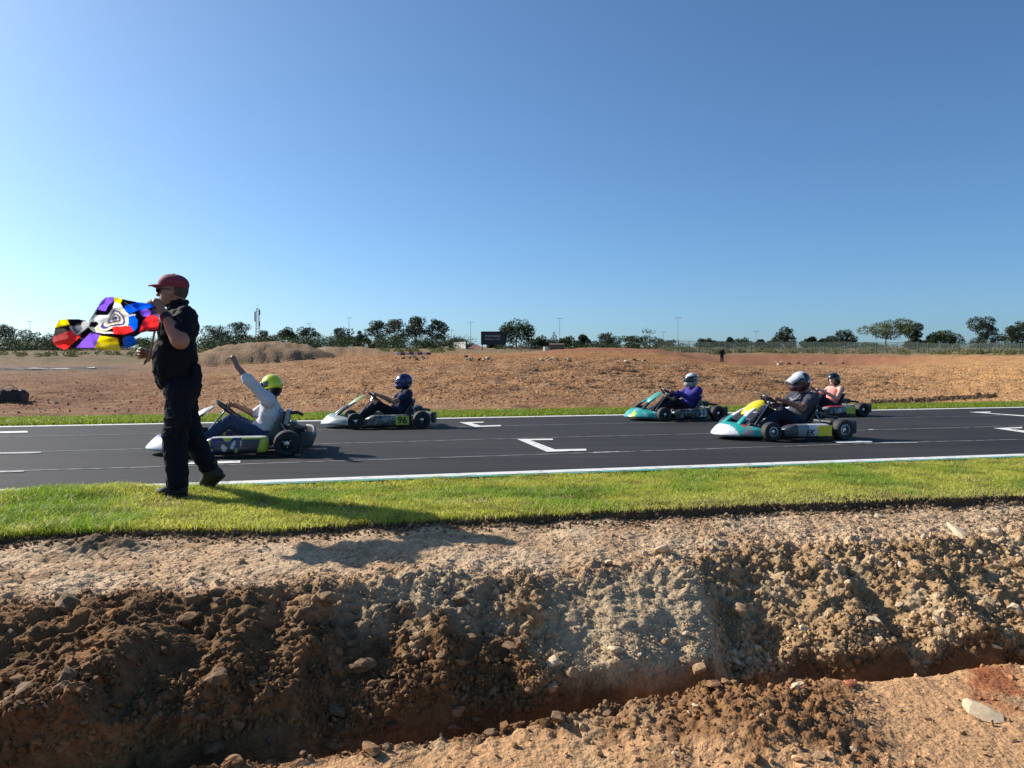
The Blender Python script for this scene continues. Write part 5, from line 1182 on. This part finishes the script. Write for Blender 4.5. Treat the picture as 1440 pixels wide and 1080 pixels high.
def driver(K, st, label):
    """posed in the kart's frame"""
    base = V3(-0.27, 0, 0.06); Mk = K.matrix_basis.copy(); Mk = Matrix.Translation(K.location) @ Matrix.Rotation(K.rotation_euler.z, 4, 'Z')
    root = empty('person', Mk @ Vector(base), K.rotation_euler.z); off = base; b = st.get('build', 1.0)
    tw = st.get('twist', 0.0); sh = {}
    sx = st.get('lean', -0.36); nk = V3(sx + 0.01, 0, 0.615)
    for s in (-1, 1): sh[s] = V3(sx - s * 0.19 * math.sin(tw), s * 0.185 * b * math.cos(tw), 0.545)
    el = {1: V3(-0.13, 0.275, 0.42), -1: V3(-0.13, -0.275, 0.42)}; wr = {1: V3(0.095, 0.17, 0.525), -1: V3(0.095, -0.17, 0.525)}; el.update(st.get('elbow', {})); wr.update(st.get('wrist', {}))
    sh.update(st.get('shoulder', {}))
    pel = V3(-0.27, 0, 0.19); hip = {s: V3(-0.24, s * 0.095, 0.165) for s in (1, -1)}; kn = {s: V3(0.13, s * 0.20, 0.365) for s in (1, -1)}; an = {s: V3(0.46, s * 0.135, 0.125) for s in (1, -1)}; to = {s: V3(0.56, s * 0.135, 0.165) for s in (1, -1)}
    hc = V3(*st.get('head', (sx + 0.035, 0, 0.745)))
    hy = st.get('yaw', 0.0); fw = V3(math.cos(hy), math.sin(hy), 0)
    # one continuous body
    body = [ell(pel, (0.13, 0.15, 0.10)), seg(pel, V3(sx + 0.02, 0, 0.42), 0.11, 0.125), seg(sh[1], sh[-1], 0.065), ell(V3(sx + 0.03, 0, 0.45), (0.10, 0.14, 0.14)), seg(nk - V3(0, 0, 0.06), hc - V3(0, 0, 0.03), 0.052, 0.052),
            ell(hc, (0.098, 0.075, 0.115)), ell(hc + fw * 0.085 + V3(0, 0, -0.035), (0.022, 0.016, 0.024), k=0.015), ell(hc + fw * 0.05 + V3(0, 0, -0.085), (0.045, 0.045, 0.035), k=0.02)]
    hp_ = {1: st.get('hand_l'), -1: st.get('hand_r')}
    for s in (1, -1):
        body += [seg(sh[s], el[s], 0.048 * b, 0.040 * b), seg(el[s], wr[s], 0.040 * b, 0.027), seg(hip[s], kn[s], 0.078, 0.055), seg(kn[s], an[s], 0.053, 0.036), seg(an[s], to[s], 0.036, 0.03)]
        if hp_[s]: body += hand(wr[s], hp_[s][0], hp_[s][1], hp_[s][2], 1.05, hp_[s][3])
        else: body += hand(wr[s], (0.75, -s * 0.25, 0.2), (0.3, -s * 0.7, -0.5), 0.0, 1.05, s)
    put('body', body, 0.0068, st['skin'], root, k=0.035, off=off)
    g = st.get('bulk', 0.0)
    shirt = [seg(V3(-0.25, 0, 0.19), V3(sx + 0.02, 0, 0.40), 0.128 + g, 0.135 + g, flat=((1, 0, 0), 0.85)), ell(V3(sx + 0.035, 0, 0.44), (0.118 + g, 0.165 + g, 0.150)), ell(V3(-0.20, 0, 0.27), (0.12 + g, 0.15 + g, 0.10))]
    if st.get('sleeve', 0.5) > 0:
        shirt += [seg(sh[1], sh[-1], 0.074 + g * 0.5)]
        for s in (1, -1):
            sl = st.get('sleeves', {}).get(s, st.get('sleeve', 0.55)); r = 0.064 + g * 0.5
            if sl <= 1: shirt.append(seg(sh[s], sh[s] + (el[s] - sh[s]) * sl, r, 0.058 + g * 0.3))
            else: shirt += [seg(sh[s], el[s], r, 0.052), seg(el[s], el[s] + (wr[s] - el[s]) * (sl - 1), 0.051, 0.043)]
    else:
        for s in (1, -1): shirt.append(seg(V3(sx + 0.045, s * 0.075, 0.56), V3(sx + 0.06, s * 0.09, 0.44), 0.026, 0.05))
    put('shirt', shirt, 0.008, st['shirt'], root, k=0.05, wr=0.006, ws=13, seed=st['seed'], off=off, stretch=(1, 0.7, 1.2))
    tr = [ell(V3(-0.26, 0, 0.185), (0.145, 0.165, 0.095))]
    for s in (1, -1): tr += [seg(hip[s], kn[s], 0.092, 0.068), seg(kn[s], an[s] + (kn[s] - an[s]) * 0.08, 0.066, 0.052)]
    put('trousers', tr, 0.008, st['trousers'], root, k=0.04, wr=0.006, ws=14, seed=st['seed'] + 5, off=off)
    for s in (1, -1): put('shoe', [seg(an[s] + V3(-0.02, 0, -0.005), to[s] + V3(0.02, 0, 0.02), 0.042, 0.036), seg(an[s] + V3(-0.02, 0, 0), an[s] + V3(-0.05, 0, 0.05), 0.042, 0.042)], 0.009, st.get('shoe', SHOE), root, k=0.03, off=off)
    helmet(root, Vector(hc - off), hy, st['helmet'], st.get('hpitch', 0.05), st.get('hs', 1.0))
    for (txt, x, y, z, rot, sz, mt) in st.get('print', ()): link('shirt_lettering', text_mesh(txt, sz, mt, 'shirt_lettering', bold=0.002), root, Vector((x, y, z)) - Vector(off), rot)
    if st.get('strap'): MB().tube([Vector(p) - Vector(off) for p in st['strap'][0]], st['strap'][2], 8).build('collar', st['strap'][1], root)
    return tag(root, label, 'person', 'kart drivers')
SHOE = mat('shoe_dark', (0.03, 0.03, 0.035), 0.6); JEANS = cloth('jeans', (0.035, 0.055, 0.11)); DKJ = cloth('dark_jeans', (0.014, 0.018, 0.04)); BLKC = cloth('black', (0.012, 0.013, 0.018))
NAVYC = cloth('navy', (0.022, 0.028, 0.070)); WHC = cloth('white', (0.58, 0.57, 0.60)); PURC = cloth('violet_blue', (0.045, 0.035, 0.22)); CHAR = cloth('charcoal', (0.050, 0.055, 0.075)); PINK = cloth('pink', (0.72, 0.28, 0.25))
P1 = driver(K1, dict(seed=1.0, skin=SKIN, shirt=WHC, trousers=JEANS, helmet=H1, head=(-0.315, -0.03, 0.755), yaw=R(-62), hpitch=0.18, lean=-0.335, twist=R(14), sleeves={1: 1.15, -1: 0.9}, bulk=0.006,
     shoulder={1: V3(-0.29, 0.19, 0.60)}, elbow={1: V3(-0.075, 0.24, 0.845), -1: V3(-0.10, -0.25, 0.42)}, wrist={1: V3(0.045, 0.20, 0.995)}, hand_l=((0.38, 0.0, 1.0), (0.7, -0.5, -0.2), 0.75, 1),
     print=(('CI', -0.435, 0.165, 0.475, (R(90), 0, R(140)), 0.075, cloth('print_grey', (0.12, 0.13, 0.2))),)), 'kart driver in a white shirt and yellow helmet raising one arm')
P2 = driver(K2, dict(seed=2.0, skin=SKIN, shirt=NAVYC, trousers=BLKC, helmet=H2, head=(-0.33, 0, 0.745), yaw=R(4)), 'kart driver in navy shirt with a blue helmet, in the kart numbered 96')
P3 = driver(K3, dict(seed=3.0, skin=SKIN, shirt=PURC, trousers=BLKC, helmet=H3, yaw=R(10), sleeve=1.9, bulk=0.008), 'kart driver in a violet blue jacket with a grey and white helmet')
P4 = driver(K4, dict(seed=4.0, skin=SKIND, shirt=CHAR, trousers=DKJ, helmet=H4, yaw=R(2), bulk=0.022, build=1.1, head=(-0.31, 0, 0.775), hs=1.06,
     strap=([(-0.24, 0.10, 0.60), (-0.20, 0.075, 0.545), (-0.185, 0.0, 0.52), (-0.20, -0.075, 0.545)], mat('grey_collar', (0.2, 0.2, 0.22), 0.7), 0.016)), 'stocky kart driver in charcoal shirt wearing a white helmet with a peak')
P5 = driver(K5, dict(seed=5.0, skin=SKINL, shirt=PINK, trousers=DKJ, helmet=H5, yaw=R(12), sleeve=0.0, elbow={1: V3(-0.16, 0.30, 0.36)}), 'kart driver in a pink vest with a black open face helmet')

# ---- the marshal walking with the flag (world pixels at his depth)
def marshal():
    Y0 = 5.93; base = at_y(250, 699, Y0); root = empty('person', base); off = np.array(base)
    J = lambda px, row, dy=0.0: np.array(at_y(px, row, Y0 + dy))
    ctr = J(249, 470)
    hipL, hipR = J(254, 552, -0.09), J(256, 552, 0.09); kL, kR = J(246, 612, -0.10), J(268, 610, 0.12); aL, aR = J(249, 683, -0.10), J(296, 664, 0.20); tL, tR = J(226, 697, -0.10), J(289, 680, 0.22)
    gL = ground_z(aL[0], aL[1])
    shL, shR = J(259, 446, -0.195), J(252, 446, 0.195); eL, wL = J(254, 480, -0.34), J(232, 444, -0.27); eR, wR = J(248, 497, 0.25), J(217, 498, 0.06)
    neck = J(249, 433); head = J(243, 411)
    body = [ell(J(253, 540), (0.105, 0.14, 0.09)), seg(J(251, 535), J(249, 480), 0.10, 0.10), ell(J(251, 468), (0.085, 0.14, 0.14)), seg(shL, shR, 0.05), seg(neck, head - V3(-0.01, 0, 0.02), 0.062, 0.058),
            ell(head + V3(0.012, 0, 0.025), (0.103, 0.078, 0.112)), ell(head + V3(-0.035, 0, -0.055), (0.062, 0.056, 0.055), k=0.03), ell(head + V3(-0.075, 0, -0.088), (0.026, 0.028, 0.022), k=0.02),   # skull, jaw, chin
            seg(head + V3(-0.088, 0, 0.022), head + V3(-0.112, 0, -0.018), 0.011, 0.016, k=0.014), ell(head + V3(-0.092, 0, 0.035), (0.02, 0.055, 0.014), k=0.015),                                 # nose, brow
            ell(head + V3(-0.096, 0, -0.048), (0.014, 0.026, 0.008), k=0.008), ell(head + V3(-0.094, 0, -0.062), (0.014, 0.024, 0.009), k=0.008)]                                                # lips
    for s in (-1, 1): body += [ell(head + V3(0.022, s * 0.080, -0.005), (0.019, 0.010, 0.032), k=0.008)]                                                                                          # ears
    body += [seg(shL, eL, 0.052, 0.050), seg(eL, wL, 0.052, 0.034), seg(eL + (wL - eL) * 0.12, eL + (wL - eL) * 0.5, 0.056, 0.045), seg(shR, eR, 0.052, 0.050), seg(eR, wR, 0.048, 0.031)]
    for h_, k_, a_, t_ in ((hipL, kL, aL, tL), (hipR, kR, aR, tR)): body += [seg(h_, k_, 0.085, 0.058), seg(k_, a_, 0.056, 0.038), seg(a_, t_, 0.035, 0.03)]
    body += hand(wL, (-0.42, -0.05, 0.75), (-0.75, 0.2, -0.30), 0.72, 1.2, -1); body += hand(wR, (-1.0, -0.25, 0.05), (0.1, -1.0, 0.0), 0.0, 1.1, 1)
    put('body', body, 0.0058, SKIN, root, k=0.03, off=off)
    BS = mat('cloth_black_shirt', (0.0055, 0.0065, 0.011), 0.85, var=0.2, vscale=5, bump=0.2, bscale=260, spec=0.2); BT = mat('cloth_black_trousers', (0.0055, 0.007, 0.014), 0.85, var=0.2, vscale=5, bump=0.2, bscale=260, spec=0.2)
    shirt = [seg(J(249, 532), J(247, 500), 0.138, 0.145), ell(J(246, 500), (0.148, 0.165, 0.18)), ell(J(249, 465), (0.128, 0.175, 0.18)), seg(shL + V3(0, 0.03, -0.005), shR + V3(0, -0.03, -0.005), 0.075), seg(neck + V3(0.012, 0, -0.03), neck + V3(0.004, 0, 0.008), 0.080, 0.068),
             seg(shL, shL + (eL - shL) * 0.66, 0.074, 0.070), seg(shR, shR + (eR - shR) * 0.66, 0.074, 0.070), ell(J(259, 458, 0.0), (0.085, 0.15, 0.13)), ell(J(243, 522), (0.128, 0.155, 0.13))]
    zc = J(249, 541)[2]; put('shirt', shirt, 0.0062, BS, root, k=0.04, wr=0.010, ws=9.5, seed=3.0, off=off, stretch=(1.0, 0.8, 1.3), cut=lambda X, Y, Z: (zc + 0.25 * (X - ctr[0]) - Z) + 0 * Y)
    put('collar', [seg(neck + V3(-0.055, -0.045, 0.012), neck + V3(0.045, -0.055, 0.045), 0.014), seg(neck + V3(-0.055, 0.045, 0.012), neck + V3(0.045, 0.055, 0.045), 0.014), seg(neck + V3(0.045, -0.055, 0.045), neck + V3(0.05, 0.055, 0.05), 0.016)], 0.006, BS, root, k=0.03, off=off)
    tr = [ell(J(257, 546), (0.125, 0.16, 0.12)), seg(hipL, kL, 0.098, 0.080), seg(kL, aL + V3(0.004, 0, 0.03), 0.082, 0.074), seg(hipR, kR, 0.100, 0.078), seg(kR, aR + V3(-0.01, 0, 0.04), 0.080, 0.066), ell(J(258, 590, -0.17), (0.065, 0.03, 0.085)), ell(J(276, 528, -0.02), (0.03, 0.05, 0.09))]
    put('trousers', tr, 0.0062, BT, root, k=0.045, wr=0.010, ws=9.5, seed=8.0, off=off, stretch=(1.0, 0.9, 1.25))
    bt = mat('boot_leather', (0.012, 0.011, 0.011), 0.75, var=0.2, vscale=12); so_ = mat('boot_sole', (0.012, 0.012, 0.012), 0.8); ol = mat('boot_olive', (0.022, 0.023, 0.015), 0.75)
    for a_, t_, sole_dir, nm in ((aL, tL, V3(0, 0, -1), 0), (aR, tR, None, 1)):
        d = (t_ - a_); d = d / np.linalg.norm(d); heel = a_ + (V3(0.035, 0, -0.035) if nm == 0 else V3(0.055, 0, -0.01))
        sh_ = put('boot', [seg(a_ + V3(0, 0, 0.07), a_, 0.055, 0.052), seg(a_, t_ + V3(0, 0, 0.012), 0.052, 0.042), seg(heel, t_ + V3(0, 0, 0.005), 0.046, 0.040)], 0.007, ol if nm else bt, root, k=0.03, off=off)
        lo = V3(0, 0, -0.038) if nm == 0 else V3(0.022, 0, -0.034)
        V, F = solid([seg(heel + lo, t_ + lo + d * 0.01, 0.046, 0.044, flat=((0, 0, 1) if nm == 0 else (0.5, 0, -0.86), 0.42))], 0.007, 0.02); link('sole', np_mesh('sole', V - off, F, so_), sh_)
    # cap with brim, hair, sunglasses, watch
    CAPM = mat('cap_maroon', (0.20, 0.028, 0.050), 0.75, var=0.2, vscale=9, bump=0.2, bscale=250); hz = head[2] + 0.040
    cp = put('cap', [ell(head + V3(0.010, 0, 0.056), (0.113, 0.090, 0.082)), ell(head + V3(-0.03, 0, 0.070), (0.070, 0.070, 0.060), k=0.03)], 0.006, CAPM, root, k=0.03, off=off, cut=lambda X, Y, Z: (hz - 0.12 * (X - head[0]) - Z) + 0 * Y)
    vs, fs = [], []
    for i in range(11):
        t = -1 + 2 * i / 10
        for j in range(8): f = j / 7; vs.append(head + V3(-0.085 - 0.095 * f * (1 - 0.25 * t * t) + 0.05 * t * t * (1 - f), t * (0.085 - 0.012 * f), 0.062 - 0.014 * t * t - 0.006 * f + 0.012 * f * (1 - f)) - off)
    for i in range(10):
        for j in range(7): fs.append((i * 8 + j, i * 8 + j + 1, (i + 1) * 8 + j + 1, (i + 1) * 8 + j))
    o = MB().add(vs, fs).build('brim', CAPM, cp); q = o.modifiers.new('t', 'SOLIDIFY'); q.thickness = 0.007
    MB().lathe([(0.010, 0), (0.008, 0.006), (0.003, 0.008)], Matrix.Translation(Vector(head + V3(0.010, 0, 0.136) - off)), 10).build('button', CAPM, cp)
    hr = mat('hair_dark', (0.06, 0.042, 0.034), 0.8, var=0.3, vscale=40); put('hair', [ell(head + V3(0.012, 0, 0.025), (0.1055, 0.0805, 0.1145))], 0.005, hr, root, off=off, cut=lambda X, Y, Z: np.maximum(np.maximum(Z - hz, head[0] + 0.040 - X), head[2] - 0.045 - Z) + 0 * Y)
    gl = empty('sunglasses', (0, 0, 0), parent=root)
    for s in (-1, 1):
        put('lens', [ell(head + V3(-0.098, s * 0.036, 0.012), (0.010, 0.031, 0.021))], 0.005, VISOR, gl, off=off)
        MB().tube([Vector(head + V3(*p) - off) for p in ((-0.094, s * 0.066, 0.022), (-0.05, s * 0.082, 0.020), (0.03, s * 0.085, 0.012))], 0.005, 6).build('temple', BLACK, gl)
    MB().tube([Vector(head + V3(-0.112, -0.012, 0.022) - off), Vector(head + V3(-0.112, 0.012, 0.022) - off)], 0.004, 6).build('bridge', BLACK, gl)
    wd = (wL - eL); wd = Vector(wd / np.linalg.norm(wd)); c = Vector(wL - off) - wd * 0.015
    Mw = Matrix.Translation(c) @ Vector((0, 0, 1)).rotation_difference(wd).to_matrix().to_4x4(); MB().lathe([(0.036, -0.024), (0.041, -0.02), (0.041, 0.02), (0.036, 0.024)], Mw, 20).build('wrist_strap', BLACK, root)
    tag(root, 'man in black with maroon cap walking on the verge with a flag', 'person'); return root
marshal()
# ---- the flag: one sheet of cloth, folded and blown, on its stick
def flag():
    zx = lambda p: (p[0] / 6 + 60, p[1] / 6 + 380)
    out = [(985, 280), (975, 300), (985, 330), (980, 400), (978, 470), (970, 512), (930, 520), (880, 515), (830, 528), (790, 555), (770, 562), (795, 604), (760, 640), (715, 658), (655, 655), (648, 674), (540, 670), (445, 660), (300, 655), (210, 660), (180, 672), (140, 650), (95, 622), (82, 595),
           (95, 560), (105, 490), (118, 455), (140, 425), (170, 412), (210, 415), (290, 412), (360, 425), (385, 440), (430, 370), (465, 310), (490, 265), (530, 232), (580, 225), (640, 235), (720, 255), (800, 270), (900, 282)]
    def inside(P, poly):
        x, y = P[:, 0], P[:, 1]; r = np.zeros(len(P), bool); n = len(poly); j = n - 1
        for i in range(n):
            xi, yi = poly[i]; xj, yj = poly[j]; c = ((yi > y) != (yj > y)) & (x < (xj - xi) * (y - yi) / ((yj - yi) or 1e-9) + xi); r ^= c; j = i
        return r
    st = 4.0; xs = np.arange(76, 996, st); ys = np.arange(218, 682, st); XX, YY = np.meshgrid(xs, ys)
    cell = np.stack([(XX[:-1, :-1] + st / 2).ravel(), (YY[:-1, :-1] + st / 2).ravel()], 1); keep = inside(cell, out)
    # cloth depth: rolling folds, nearer to the camera towards the free end
    f = (985 - XX) / 900
    dep = 5.64 - 0.52 * f + 0.012 * np.sin((XX * 0.9 - YY * 0.4) / 17.0) + 0.009 * np.sin((XX * 0.2 + YY) / 13.0) + 0.055 * np.sin((XX * 0.62 + YY * 0.9) / 62.0) * (0.35 + f) + 0.035 * np.sin((XX - 0.5 * YY) / 41.0) + 0.03 * np.sin(YY / 36.0 + XX / 120.0) - 0.10 * np.exp(-((XX - 400 - (460 - YY) * 0.55) / 45.0) ** 2) * (YY < 520)
    P = np.array([at_y(*zx((x, y)), d) for x, y, d in zip(XX.ravel(), YY.ravel(), dep.ravel())])
    nx = XX.shape[1]; r_, c_ = np.divmod(np.arange(len(cell)), nx - 1); i0 = r_ * nx + c_
    F = np.stack([i0, i0 + nx, i0 + nx + 1, i0 + 1], 1)[keep]; cc = cell[keep]
    cols = {'k': (0.045, 0.040, 0.065), 'p': (0.50, 0.32, 0.90), 'y': (0.95, 0.86, 0.06), 'b': (0.04, 0.33, 0.95), 'r': (0.96, 0.17, 0.17), 'w': (0.93, 0.95, 0.93), 'g': (0.42, 0.44, 0.50), 'c': (0.78, 0.72, 0.40), 'v': (0.32, 0.27, 0.48)}
    lab = np.full(len(cc), 'k', dtype='<U1')
    def pg(k, *pts, grow=1.05):
        q = np.array(pts, float); m_ = q.mean(0); lab[inside(cc, [tuple(a) for a in m_ + (q - m_) * grow])] = k
    pg('p', (540, 222), (608, 222), (590, 265), (560, 290), (530, 345), (460, 328), (490, 262)); pg('y', (604, 225), (672, 240), (650, 292), (600, 262)); pg('b', (700, 300), (800, 272), (990, 280), (985, 298), (880, 325), (790, 345), (740, 365), (690, 335))
    pg('w', (445, 378), (545, 382), (585, 330), (600, 275), (650, 290), (690, 350), (720, 375), (775, 372), (768, 386), (725, 400), (728, 470), (600, 480), (540, 505), (480, 518), (440, 490), (390, 480), (320, 535), (270, 550), (235, 470), (330, 468), (350, 430), (400, 430))
    pg('k', (400, 440), (450, 436), (470, 450), (440, 482), (395, 470)); pg('g', (245, 472), (325, 474), (335, 500), (275, 545))
    # rings of the central figure
    def ring(k, pts): pg(k, *pts)
    core = np.array([(600, 320), (650, 335), (700, 385), (715, 440), (700, 475), (640, 478), (560, 490), (520, 512), (480, 512), (458, 490), (480, 455), (550, 425), (570, 370)], float); cen = np.array((612, 395.0))
    for k, s in (('c', 1.03), ('w', 0.95), ('v', 0.84), ('w', 0.66), ('c', 0.54), ('v', 0.44), ('w', 0.30), ('v', 0.17)):
        q = cen + (core - cen) * s; q[:, 1] += (1 - s) * 6; pg(k, *[tuple(a) for a in q], grow=1.0)
    pg('b', (728, 395), (770, 385), (800, 420), (800, 470), (775, 515), (722, 478)); pg('r', (592, 478), (735, 470), (765, 518), (690, 545), (598, 535)); pg('r', (880, 395), (925, 375), (980, 405), (975, 500), (900, 505), (815, 525), (850, 425)); pg('p', (820, 350), (870, 322), (915, 345), (915, 375), (870, 392), (838, 385))
    pg('v', (920, 330), (980, 320), (980, 400), (930, 375))
    pg('y', (110, 486), (120, 450), (170, 408), (205, 415), (228, 462)); pg('r', (80, 590), (95, 560), (240, 508), (270, 548), (320, 552), (215, 652), (205, 664), (180, 675), (95, 625)); pg('p', (285, 650), (405, 525), (482, 548), (450, 652)); pg('y', (440, 662), (485, 553), (632, 575), (650, 676)); pg('b', (672, 582), (715, 556), (772, 560), (796, 604), (715, 658), (690, 645))
    pg('w', (385, 478), (430, 520), (500, 532), (590, 532), (590, 520), (500, 516), (440, 498), (398, 470))
    keys = list(cols); mi = np.array([keys.index(a) for a in lab])
    used, inv = np.unique(F, return_inverse=True); F2 = inv.reshape(F.shape)
    base = at_y(213, 503, 5.84); root = empty('flag', base)
    def fm(k): return mat('flag_' + k, cols[k], 0.75, trans=0.75, spec=0.1)
    me = np_mesh('cloth', P[used] - np.array(base), F2, [fm(k) for k in keys], midx=mi); o = link('cloth', me, root); q = o.modifiers.new('t', 'SOLIDIFY'); q.thickness = 0.0018; q.offset = 0
    a, b = at_y(209, 508, 5.85), at_y(226, 424, 5.68); MB().tube([a - base, b - base], 0.0085, 8).build('stick', mat('flag_stick', (0.25, 0.2, 0.15), 0.6), root)
    seamm = mat('flag_thread', (0.6, 0.6, 0.6), 0.8)
    for pts in (((300, 565), (360, 590), (460, 618), (560, 640), (700, 650)), ((690, 270), (740, 300), (790, 332)), ((390, 430), (430, 375), (470, 312), (515, 245))):
        MB().tube([at_y(*zx(p), float(5.62 - 0.52 * (985 - p[0]) / 900 - 0.10)) - base for p in pts], 0.0016, 5).build('seam_thread', seamm, root)
    return tag(root, 'colourful patchwork flag with a ringed centre blowing from its stick', 'flag')
flag()
# ---- person standing far away on the dirt
def far_person():
    Y = 84; b = far_at(1015, Y); s = (at_y(1015, 489.5, Y).z - b.z) / 1.72; root = empty('person', b); root.scale = (s, s, s); v = 0.025
    put('body', [seg((0, 0, 0.95), (0, 0, 1.40), 0.13), ell((0, 0, 1.60), (0.085, 0.095, 0.115)), seg((0, 0, 1.4), (0, 0, 1.55), 0.055), seg((-0.19, 0, 1.38), (0.19, 0, 1.38), 0.06), seg((-0.1, 0, 0.9), (-0.13, 0, 0.08), 0.08, 0.05), seg((0.1, 0, 0.9), (0.12, 0, 0.08), 0.08, 0.05)] +
        [seg((q * 0.21, 0, 1.36), (q * 0.30, -0.03, 1.08), 0.048, 0.04) for q in (-1, 1)] + [seg((q * 0.30, -0.03, 1.08), (q * 0.2, -0.14, 0.9), 0.04, 0.035) for q in (-1, 1)], v, SKIND, root, k=0.04)
    put('jacket', [seg((0, 0, 0.95), (0, 0, 1.36), 0.18, 0.19), seg((-0.2, 0, 1.36), (0.2, 0, 1.36), 0.09)] + [seg((q * 0.22, 0, 1.35), (q * 0.31, -0.03, 1.08), 0.075, 0.065) for q in (-1, 1)], v, BLKC, root, k=0.06)
    put('trousers', [seg((-0.1, 0, 0.92), (-0.13, 0, 0.1), 0.11, 0.075), seg((0.1, 0, 0.92), (0.12, 0, 0.1), 0.11, 0.075)], v, DKJ, root, k=0.05)
    for q in (-1, 1): put('shoe', [seg((q * 0.125, 0.02, 0.05), (q * 0.13, -0.12, 0.04), 0.055, 0.045)], v, SHOE, root)
    tag(root, 'small dark clothed figure standing far off by the red cut bank', 'person')
far_person()
